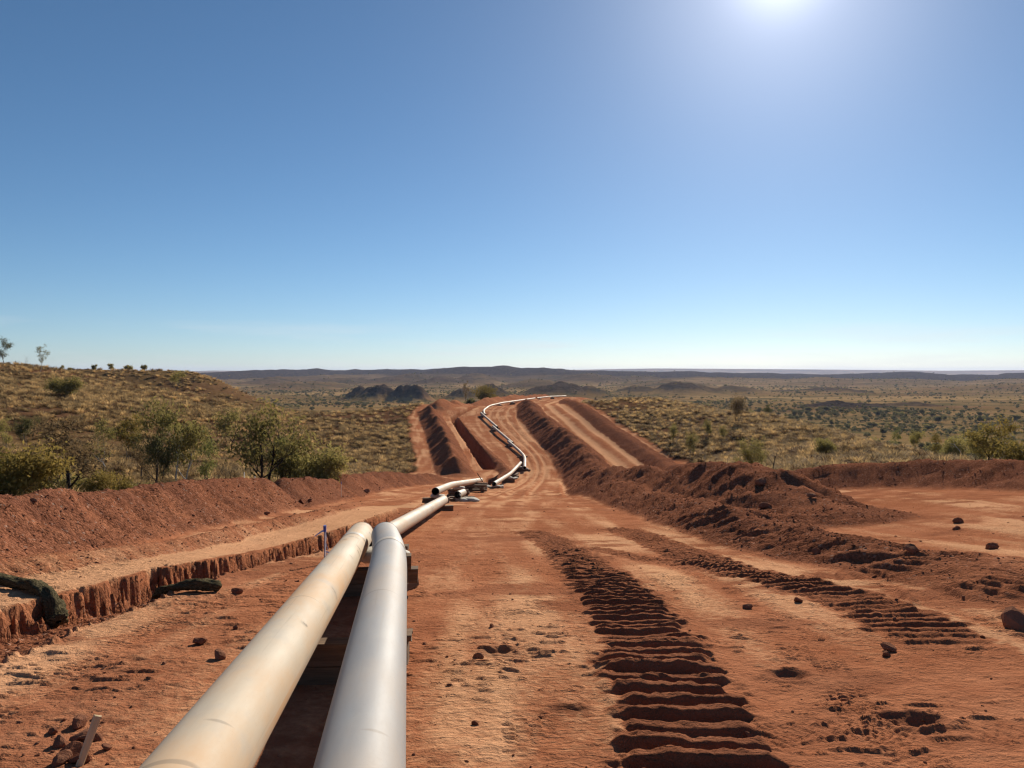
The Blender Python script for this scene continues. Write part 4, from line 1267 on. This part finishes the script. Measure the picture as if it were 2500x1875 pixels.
def grow(seed, stems, h, spread, depth, tip_leaves, leaf, droop=.3, fork=3, leafy=1.0, bushy=False, clump=.2, twist=.35, lean=.25, r0=.05):
    """tapered stems with limbs; leaf blades gathered in clumps at the twig ends. Unit: metres"""
    rnd = random.Random(seed)
    V, F = [], []
    tips = []
    def tube(path, radii, sides):
        b = len(V)
        P = np.array(path)
        T = np.gradient(P, axis=0)
        for p, t, r in zip(P, T, radii):
            t = t / (np.linalg.norm(t) + 1e-9)
            a = np.cross(t, (.3, .9, .2)); a /= np.linalg.norm(a) + 1e-9
            c = np.cross(t, a)
            for k in range(sides):
                th = 2 * math.pi * k / sides
                V.append(p + r * (math.cos(th) * a + math.sin(th) * c))
        for i in range(len(P) - 1):
            for k in range(sides):
                k2 = (k + 1) % sides
                F.append((b + i * sides + k, b + i * sides + k2, b + (i + 1) * sides + k2, b + (i + 1) * sides + k))
    def branch(p, d, ln, r, lev):
        n = 5 if lev < 2 else 4
        path, radii = [p.copy()], [r]
        q = p.copy(); dd = d.copy()
        for i in range(n):
            dd = dd + np.array((rnd.gauss(0, twist * .4), rnd.gauss(0, twist * .4), rnd.gauss(.06, .12)))
            dd /= np.linalg.norm(dd)
            q = q + dd * ln / n
            path.append(q.copy()); radii.append(r * (1 - .55 * (i + 1) / n))
        tube(path, radii, 6 if lev == 0 else (5 if lev == 1 else 3))
        if lev >= depth:
            tips.append((path[-1], dd)); tips.append((path[-2], dd))
            return
        for k in range(fork + (1 if rnd.random() < .4 else 0)):
            i = rnd.randint(2 if lev == 0 and not bushy else 1, n)
            az = rnd.uniform(0, 6.28)
            side = np.array((math.cos(az), math.sin(az), rnd.uniform(.0, .6)))
            nd = dd * (1 - spread) + side * spread
            nd /= np.linalg.norm(nd)
            branch(path[i], nd, ln * rnd.uniform(.5, .78), radii[i] * rnd.uniform(.5, .72), lev + 1)
    for s in range(stems):
        az = 6.28 * s / stems + rnd.uniform(-.6, .6)
        d = np.array((math.cos(az) * lean, math.sin(az) * lean, 1.0)); d /= np.linalg.norm(d)
        branch(np.array((.08 * math.cos(az) * (stems > 1), .08 * math.sin(az) * (stems > 1), -.08)), d, h * rnd.uniform(.42, .55), r0 * (1 if stems == 1 else .7), 0)
    g = np.random.default_rng(seed)
    LV, LF = [], []
    if tip_leaves:
        for (p, d) in tips:
            if rnd.random() > leafy: continue
            k = max(2, int(tip_leaves * rnd.uniform(.5, 1.5)))
            c = np.array(p) + g.standard_normal((k, 3)) * np.array((clump, clump, clump * .7)) 
            ax = g.standard_normal((k, 3)); ax[:, 2] -= droop * 2; ax /= np.linalg.norm(ax, axis=1)[:, None]
            sd_ = np.cross(ax, g.standard_normal((k, 3))); sd_ /= np.linalg.norm(sd_, axis=1)[:, None] + 1e-9
            ln = leaf[0] * g.uniform(.6, 1.3, (k, 1)); w = leaf[1] * g.uniform(.7, 1.3, (k, 1))
            q = np.stack([c - ax * ln * .5, c + sd_ * w * .5, c + ax * ln * .5, c - sd_ * w * .5], 1)
            b = len(LV) * 4
            for m_ in q: LV.append(m_)
    LV = np.array(LV).reshape(-1, 3) if LV else np.zeros((0, 3))
    LF = [(4 * i, 4 * i + 1, 4 * i + 2, 4 * i + 3) for i in range(len(LV) // 4)]
    V = np.array(V)
    top = max(V[:, 2].max(), LV[:, 2].max() if len(LV) else 0)
    V = V / top; LV = LV / top                       # unit height
    t = bpy.data.meshes.new('trunk'); t.from_pydata(V.tolist(), [], F); t.update()
    t.polygons.foreach_set('use_smooth', np.ones(len(t.polygons), bool))
    c = None
    if len(LF):
        c = bpy.data.meshes.new('crown'); c.from_pydata(LV.tolist(), [], LF); c.update()
    return t, c

KINDS_ = {  # name: (trunk mesh, crown mesh)
    'gum': [grow(1, 1, 3.2, .62, 3, 26, (.15, .05), fork=3, clump=.17), grow(2, 2, 3.2, .6, 3, 22, (.15, .05), fork=3, clump=.16), grow(21, 3, 3.2, .55, 3, 18, (.15, .05), fork=3, clump=.15)],
    'sparse': [grow(3, 1, 2.4, .72, 4, 9, (.11, .03), fork=3, clump=.12, lean=.1), grow(4, 1, 2.5, .68, 4, 9, (.11, .03), fork=3, clump=.13, lean=.06, twist=.28)],
    'upright': [grow(5, 5, 2.6, .35, 3, 11, (.13, .035), fork=3, clump=.13, lean=.35, r0=.035), grow(6, 6, 2.6, .38, 3, 8, (.13, .035), fork=3, clump=.14, lean=.42, r0=.03)],
    'bush': [grow(7, 6, 1.8, .6, 3, 13, (.12, .05), fork=3, clump=.15, bushy=True, lean=.8, r0=.03), grow(8, 7, 1.8, .55, 3, 11, (.12, .05), fork=3, clump=.16, bushy=True, lean=.9, r0=.03)],
    'halfdead': [grow(9, 2, 3.2, .62, 3, 24, (.15, .05), fork=3, leafy=.55, clump=.17, r0=.075, twist=.5), grow(10, 2, 3.2, .66, 3, 16, (.15, .05), fork=3, leafy=.5, clump=.18, r0=.07, twist=.5)],
    'dead': [grow(11, 1, 2, .6, 3, 0, (0, 0), fork=2, twist=.5, r0=.035), grow(12, 2, 2, .5, 3, 0, (0, 0), fork=2, twist=.5, r0=.03), grow(13, 3, 2, .55, 3, 0, (0, 0), fork=2, twist=.45, r0=.025)],
    'tall': [grow(14, 1, 4.2, .42, 3, 12, (.2, .07), fork=3, clump=.2, lean=.08), grow(15, 1, 4.0, .5, 3, 16, (.2, .07), fork=3, clump=.2, lean=.15)],
    'plain': [grow(16, 1, 3, .66, 2, 26, (.42, .2), fork=4, clump=.32, r0=.06), grow(17, 2, 3, .6, 2, 20, (.42, .2), fork=4, clump=.34, r0=.06), grow(18, 3, 3, .58, 2, 16, (.42, .2), fork=4, clump=.34, r0=.05), grow(19, 1, 3, .7, 2, 18, (.42, .2), fork=4, clump=.3, r0=.06)],
}
_mcache = {}
def dressed(me, mat):
    k = (me.name, mat.name)
    if k not in _mcache:
        c = me.copy(); c.materials.clear(); c.materials.append(mat)
        _mcache[k] = c
    return _mcache[k]
def tree(x, y, h, kind, leaf, bark, label, group=None, var=None, wide=1.0, name='tree', z=None, cat='tree', sink=.02):
    i = random.randrange(len(KINDS_[kind])) if var is None else var
    t, c = KINDS_[kind][i]
    root = empty(name, (x, y, (gz(x, y) if z is None else z) - sink), random.uniform(0, 6.3))
    root.scale = (h * wide, h * wide, h)
    o = bpy.data.objects.new('trunk', dressed(t, BARK[bark])); col.objects.link(o); o.parent = root
    if c is not None:
        o = bpy.data.objects.new('crown', dressed(c, LEAF[leaf])); col.objects.link(o); o.parent = root
    tag(root, label, cat, group)
    return root
def T(u, Y, h, kind, leaf, bark, label, **k): return tree(to_x(u, Y), Y, h * (1.18 if u < 800 and Y < 80 else 1.0), kind, leaf, bark, label, **k)
# left, behind the bank
T(8, 19.5, 1.55, 'bush', 'yellow', 'brown', 'leafy yellow-green bush at the left edge behind the bank', var=0, wide=1.1, name='bush', cat='bush')
T(60, 21, 1.1, 'bush', 'olive', 'brown', 'low olive bush between the yellow-green bush and the bare brown tree', var=1, name='bush', cat='bush')
T(168, 22, 2.1, 'sparse', 'brown', 'black', 'bare brown twiggy tree with black trunk behind the bank', var=1, wide=1.3)
T(110, 24, 1.7, 'dead', 'brown', 'black', 'leafless grey bush left of the bare brown tree', var=2, wide=1.2)
T(262, 40, 2.5, 'gum', 'olive', 'white', 'small round olive tree with pale trunk behind the dead saplings', var=0, wide=.8)
T(312, 46, 2.7, 'gum', 'yellow', 'grey', 'yellowish tree on the gully side behind the dead saplings', var=1, wide=.8)
T(440, 33, 3.6, 'gum', 'olive', 'white', 'largest olive gum with white trunk behind the bank', var=1, wide=.85)
T(388, 31.5, 2.3, 'gum', 'dark', 'black', 'darker bushy tree at the left side of the largest gum', var=2, wide=.7)
T(492, 36, 2.4, 'gum', 'green', 'grey', 'green tree at the right side of the largest gum', var=0, wide=.7)
T(566, 70, 3.6, 'tall', 'olive', 'black', 'slender olive tree standing on the slope behind the largest gum', var=1, wide=.9)
T(648, 36, 3.8, 'halfdead', 'olive', 'black', 'half dead tree with thick black bare limbs and olive leaves', var=0, wide=.85)
T(690, 37.5, 2.5, 'gum', 'green', 'brown', 'leafy green tree hugging the half dead black limbed tree', var=2, wide=.75)
T(757, 38.5, 2.35, 'bush', 'olive', 'black', 'rounded olive bush right of the half dead tree', var=0, wide=1.0, name='bush', cat='bush')
T(790, 41, 1.3, 'bush', 'yellow', 'brown', 'low yellowish bush beside the rounded olive bush', var=1, wide=1.0, name='bush', cat='bush')
T(18, 46, 1.9, 'gum', 'olive', 'grey', 'small olive tree on the gully floor at the left edge', var=0, wide=.8)
T(60, 50, 1.9, 'gum', 'dark', 'grey', 'dark small tree right of the one at the left edge', var=2, wide=.8)
T(120, 55, 1.9, 'sparse', 'brown', 'grey', 'thin brown tree on the gully floor beyond the bare tree', var=1)
T(345, 36, 1.7, 'sparse', 'brown', 'black', 'thin twiggy brown tree left of the largest gum', var=1)
for k, (u, Y, h, v) in enumerate(((256, 27, 1.55, 0), (286, 26, 1.2, 1), (302, 27, 1.3, 0), (374, 28.5, 1.7, 0), (500, 30, 1.2, 1), (533, 31, 1.75, 2), (475, 29, 1.0, 0), (560, 33, 1.3, 1), (350, 27, .9, 2))):
    T(u, Y, h, 'dead', 'brown', 'black', 'leafless blackened sapling behind the bank', group='burnt saplings behind the bank', var=v, name='dead_sapling', cat='dead tree')
for k, (u, Y, h, l) in enumerate(((236, 23.5, .9, 'yellow'), (270, 24, .75, 'yellow'), (205, 25, .8, 'olive'), (420, 29, .7, 'brown'), (330, 26, .6, 'olive'), (585, 33, .7, 'olive'))):
    T(u, Y, h, 'bush', l, 'brown', 'knee-high leafy shrub just behind the bank crest', group='low shrubs behind the bank', wide=1.1, name='shrub', cat='shrub')
T(157, 84, 2.6, 'bush', 'olive', 'brown', 'lone olive bush casting shade halfway up the grassy hill', var=0, name='bush', cat='bush')
T(98, 118, 4.6, 'tall', 'olive', 'white', 'pale trunked tree standing on the hill crest', var=0, wide=.9)
T(10, 127, 4.6, 'gum', 'dark', 'grey', 'dense dark tree on the hill crest at the left edge', var=0, wide=.9)
T(62, 124, 2.2, 'dead', 'brown', 'white', 'small pale leafless tree on the hill crest', var=2)
T(430, 121, 3.4, 'tall', 'olive', 'grey', 'thin small tree on the hill slope against the sky', var=1, wide=1.1)
for (u, Y, h), nm in zip(((150, 131, 1.0), (172, 133, 1.1), (230, 210, 1.8), (272, 216, 2.2), (315, 222, 2.4), (352, 220, 2.0)), ('first', 'second', 'third', 'fourth', 'fifth', 'sixth')):
    T(u, Y, h, 'plain', 'olive', 'brown', nm + ' small tree from the left on the skyline right of the pale trunked tree', group='trees on the left skyline', wide=.9)
T(1135, 192, 7.0, 'tall', 'brown', 'grey', 'tall thin tree rising behind the striped ridge bank', var=0, wide=.55)
T(1188, 212, 5.6, 'bush', 'yellow', 'brown', 'round yellowish bush behind the striped ridge bank', var=1, wide=.9, name='bush', cat='bush')
# right shoulder
T(1844, 40, 2.35, 'upright', 'olive', 'brown', 'upright many-stemmed olive shrub just behind the double heap', var=0, wide=.95, name='shrub', cat='shrub')
T(1880, 42, 1.9, 'dead', 'brown', 'black', 'bare dark sapling beside the many-stemmed shrub', var=0, name='dead_sapling', cat='dead tree')
T(1800, 95, 4.3, 'upright', 'brown', 'brown', 'tallest brownish tree on the grassy right shoulder', var=1, wide=.7)
T(1643, 90, 2.5, 'upright', 'olive', 'brown', 'slim sparse shrub near the edge of the upper road', var=1, wide=.6, name='shrub', cat='shrub')
T(1729, 88, 2.3, 'upright', 'olive', 'brown', 'sparse shrub between the slim one and the tallest tree', var=0, wide=.7, name='shrub', cat='shrub')
T(1690, 79, 3.1, 'upright', 'olive', 'black', 'dark stemmed shrub at the lower edge of the grassy shoulder', var=1, wide=.6, name='shrub', cat='shrub')
T(1768, 84, 1.8, 'upright', 'olive', 'brown', 'small sparse shrub below the tallest tree on the shoulder', var=0, wide=.7, name='shrub', cat='shrub')
T(1880, 118, 3.4, 'gum', 'dark', 'brown', 'dark tree on the rim of the right shoulder', var=0, wide=.85)
T(1838, 124, 2.2, 'gum', 'olive', 'brown', 'small olive tree on the rim left of the dark one', var=1, wide=.9)
T(2013, 60, 1.6, 'bush', 'olive', 'brown', 'rounded olive bush in the middle of the right slope', var=0, wide=.9, name='bush', cat='bush')
T(2060, 53, 1.2, 'sparse', 'brown', 'black', 'low bare bush right of the rounded bush on the slope', var=0, name='bush', cat='bush')
T(2417, 37, 2.9, 'gum', 'yellow', 'black', 'big yellow-tipped tree behind the far right heap', var=1, wide=.95)
T(2385, 38.5, 2.1, 'gum', 'olive', 'brown', 'olive tree tucked against the left of the yellow-tipped tree', var=2, wide=.8)
T(2498, 33, 1.9, 'bush', 'yellow', 'brown', 'yellowish bush at the right edge behind the far right heap', var=0, wide=1.0, name='bush', cat='bush')
T(2276, 51, 1.9, 'gum', 'yellow', 'black', 'small umbrella-shaped tree behind the far right heap', var=0, wide=.8)
T(2322, 57, 2.2, 'bush', 'olive', 'brown', 'dark olive bush between the umbrella tree and the yellow-tipped tree', var=1, wide=.9, name='bush', cat='bush')
T(2236, 62, 2.0, 'gum', 'olive', 'grey', 'small olive tree left of the umbrella-shaped one', var=2, wide=.8)
T(2195, 72, 2.4, 'gum', 'green', 'grey', 'green tree on the rim of the right slope', var=0, wide=.8)
lg = empty('fallen_log', (to_x(2346, 48), 48, gz(to_x(2346, 48), 48) + .5))
t_, _ = KINDS_['dead'][0]
ob = bpy.data.objects.new('trunk', dressed(t_, BARK['white'])); col.objects.link(ob); ob.parent = lg
lg.scale = (1, 1, 1.3); lg.rotation_euler = (R(-20), R(-42), 0)
tag(lg, 'bleached white dead branch leaning below the yellow-tipped tree', 'dead branch')

# trees one can tell apart on the plain
def plain_trees(n, r0, r1, a0, a1, label, group, seed, kinds):
    g = np.random.default_rng(seed)
    got = 0
    xs = np.sqrt(g.uniform(r0 ** 2, r1 ** 2, n * 14)); an = g.uniform(a0, a1, n * 14)
    x, y = xs * np.sin(an), xs * np.cos(an)
    z, mk = shape(x, y)
    dens = ss(-.25, .35, fbm(x / 45, y / 70, seed, 3))
    # seen from the camera: not hidden by nearer ground
    ok = (z < -9) & (mk['bare'] < .05) & (g.random(len(x)) < dens) & (mk['rock'] < .3)
    vis = np.ones(len(x), bool)
    for f in np.linspace(.1, .97, 60):
        zz = rbf(x * f, y * f) if r1 < 450 else np.where(np.hypot(x * f, y * f) < 420, rbf(x * f, y * f), -99.0)
        vis &= zz < CAM_H + (z + 2.6 - CAM_H) * f
    for i in np.where(ok & vis)[0]:
        leaf, bark = kinds[g.integers(len(kinds))]
        tree(x[i], y[i], g.uniform(2.2, 4.4), 'plain', leaf, bark, label, group, wide=g.uniform(.75, 1.15), z=z[i])
        got += 1
        if got >= n: break
plain_trees(150, 95, 330, .20, .66, 'small olive tree on the scrubby flat below the right shoulder', 'trees on the right flat', 401, [('far', 'brown'), ('dark', 'brown'), ('olive', 'grey')])
plain_trees(60, 150, 430, -.42, -.02, 'small dark tree on the flat behind the left hill', 'trees on the left flat', 402, [('far', 'brown'), ('dark', 'brown')])
plain_trees(90, 330, 640, .10, .66, 'tiny tree on the distant right plain', 'trees on the distant right plain', 403, [('far', 'brown'), ('dark', 'brown')])

# spinifex
def tuft(seed, n, rad, hgt, w):
    g = np.random.default_rng(seed)
    V, F = [], []
    for i in range(n):
        a = g.uniform(0, 6.28); q = g.random() ** .6
        b = np.array((math.cos(a) * .12 * q, math.sin(a) * .12 * q, -.03))
        el = g.uniform(.35, 1.35)
        d = np.array((math.cos(a) * math.cos(el), math.sin(a) * math.cos(el), math.sin(el)))
        ln = hgt * g.uniform(.6, 1.25)
        sd_ = np.cross(d, (0, 0, 1)); sd_ = sd_ / (np.linalg.norm(sd_) + 1e-6) * w
        m_ = b + d * ln * .55
        e = m_ + (d * .5 + np.array((math.cos(a), math.sin(a), -.25)) * .35) * ln * .6
        k = len(V)
        V += [b - sd_, b + sd_, m_ + sd_ * .8, m_ - sd_ * .8, e]
        F += [(k, k + 1, k + 2, k + 3), (k + 3, k + 2, k + 4)]
    me = bpy.data.meshes.new('tussock'); me.from_pydata([tuple(v) for v in V], [], F); me.update()
    return me
M_STRAW = leaf_material('straw_spinifex', (.50, .33, .145), (.66, .46, .215), .45)
M_DULL = leaf_material('dull_spinifex', (.28, .195, .095), (.40, .285, .14), .45)
M_RUST = leaf_material('rusty_spinifex', (.13, .075, .04), (.21, .13, .065), .35)
tp = []
for i in range(8):
    me = tuft(500 + i, 85, .3, .42 + .05 * (i % 3), .013)
    me.materials.append((M_STRAW, M_DULL, M_STRAW, M_RUST, M_DULL, M_STRAW, M_DULL, M_RUST)[i])
    tp.append(proto('tussock', me))
x1, y1 = wedge(44000, 9, 120, p=.6)
x2, y2 = wedge(40000, 110, 300, p=.8)
x, y = np.concatenate([x1, x2]), np.concatenate([y1, y2])
z, mk = shape(x, y)
dens = np.clip(.5 + .8 * fbm(x / 6, y / 6, 601, 3) + .45 * fbm(x / 30, y / 30, 602, 2), .1, 1)
keep = (mk['bare'] < .15) & (RNG.random(len(x)) < dens)
x, y, z = x[keep], y[keep], z[keep]
s = RNG.uniform(.6, 1.6, len(x)) * (1 + .35 * ss(100, 250, np.hypot(x, y)))
scatter('grass', np.stack([x, y, z], 1), RNG.uniform(0, 6.3, len(x)), np.stack([s * 1.1, s * 1.1, s * RNG.uniform(.75, 1.1, len(x))], 1), tp, RNG.uniform(-.12, .12, (len(x), 2)))
print('tussocks', len(x))

# low scrub and far trees too small to tell apart
def scrubs(seed, n):
    g = np.random.default_rng(seed)
    c = g.standard_normal((n, 3)); c /= np.linalg.norm(c, axis=1)[:, None]
    c = c * g.uniform(.35, 1, (n, 1)) ** .6 * np.array((.5, .5, .34)) + np.array((0, 0, .6))
    ax = g.standard_normal((n, 3)); ax /= np.linalg.norm(ax, axis=1)[:, None]
    bx = np.cross(ax, g.standard_normal((n, 3))); bx /= np.linalg.norm(bx, axis=1)[:, None]
    q = np.stack([c - ax * .13, c + bx * .1, c + ax * .13, c - bx * .1], 1).reshape(-1, 3).tolist()
    f = [(4 * i, 4 * i + 1, 4 * i + 2, 4 * i + 3) for i in range(n)]
    k = len(q)
    q += [(-.025, 0, -.05), (.025, .02, -.05), (0, -.03, -.05), (-.01, 0, .6), (.015, .01, .6), (0, -.015, .6)]
    f += [(k, k + 1, k + 4, k + 3), (k + 1, k + 2, k + 5, k + 4), (k + 2, k, k + 3, k + 5)]
    me = bpy.data.meshes.new('scrub'); me.from_pydata(q, [], f); me.update()
    return me
sp = []
for i in range(6):
    me = scrubs(520 + i, 90)
    me.materials.append((LEAF['far'], LEAF['dark'], LEAF['far'], LEAF['olive'], LEAF['dark'], LEAF['far'])[i])
    sp.append(proto('scrub', me))
x1, y1 = wedge(18000, 270, 750, p=.9)
x2, y2 = wedge(60000, 600, 3600, p=.9)
x, y = np.concatenate([x1, x2]), np.concatenate([y1, y2])
z, mk = shape(x, y)
dens = np.clip(.30 + .9 * fbm(x / 70, y / 160, 611, 3) + .5 * fbm(x / 18, y / 25, 612, 2), .06, .95)
keep = (mk['bare'] < .05) & (RNG.random(len(x)) < dens * (1 - .85 * mk['rock']))
x, y, z = x[keep], y[keep], z[keep]
s = np.clip(1.5 * np.exp(.45 * RNG.standard_normal(len(x))), .5, 3.6) * (1 + .35 * ss(600, 2500, np.hypot(x, y)))
scatter('scrub_vegetation', np.stack([x, y, z], 1), RNG.uniform(0, 6.3, len(x)), np.stack([s * RNG.uniform(.8, 1.5, len(x)), s, s * RNG.uniform(.6, 1, len(x))], 1), sp)
print('scrub', len(x))
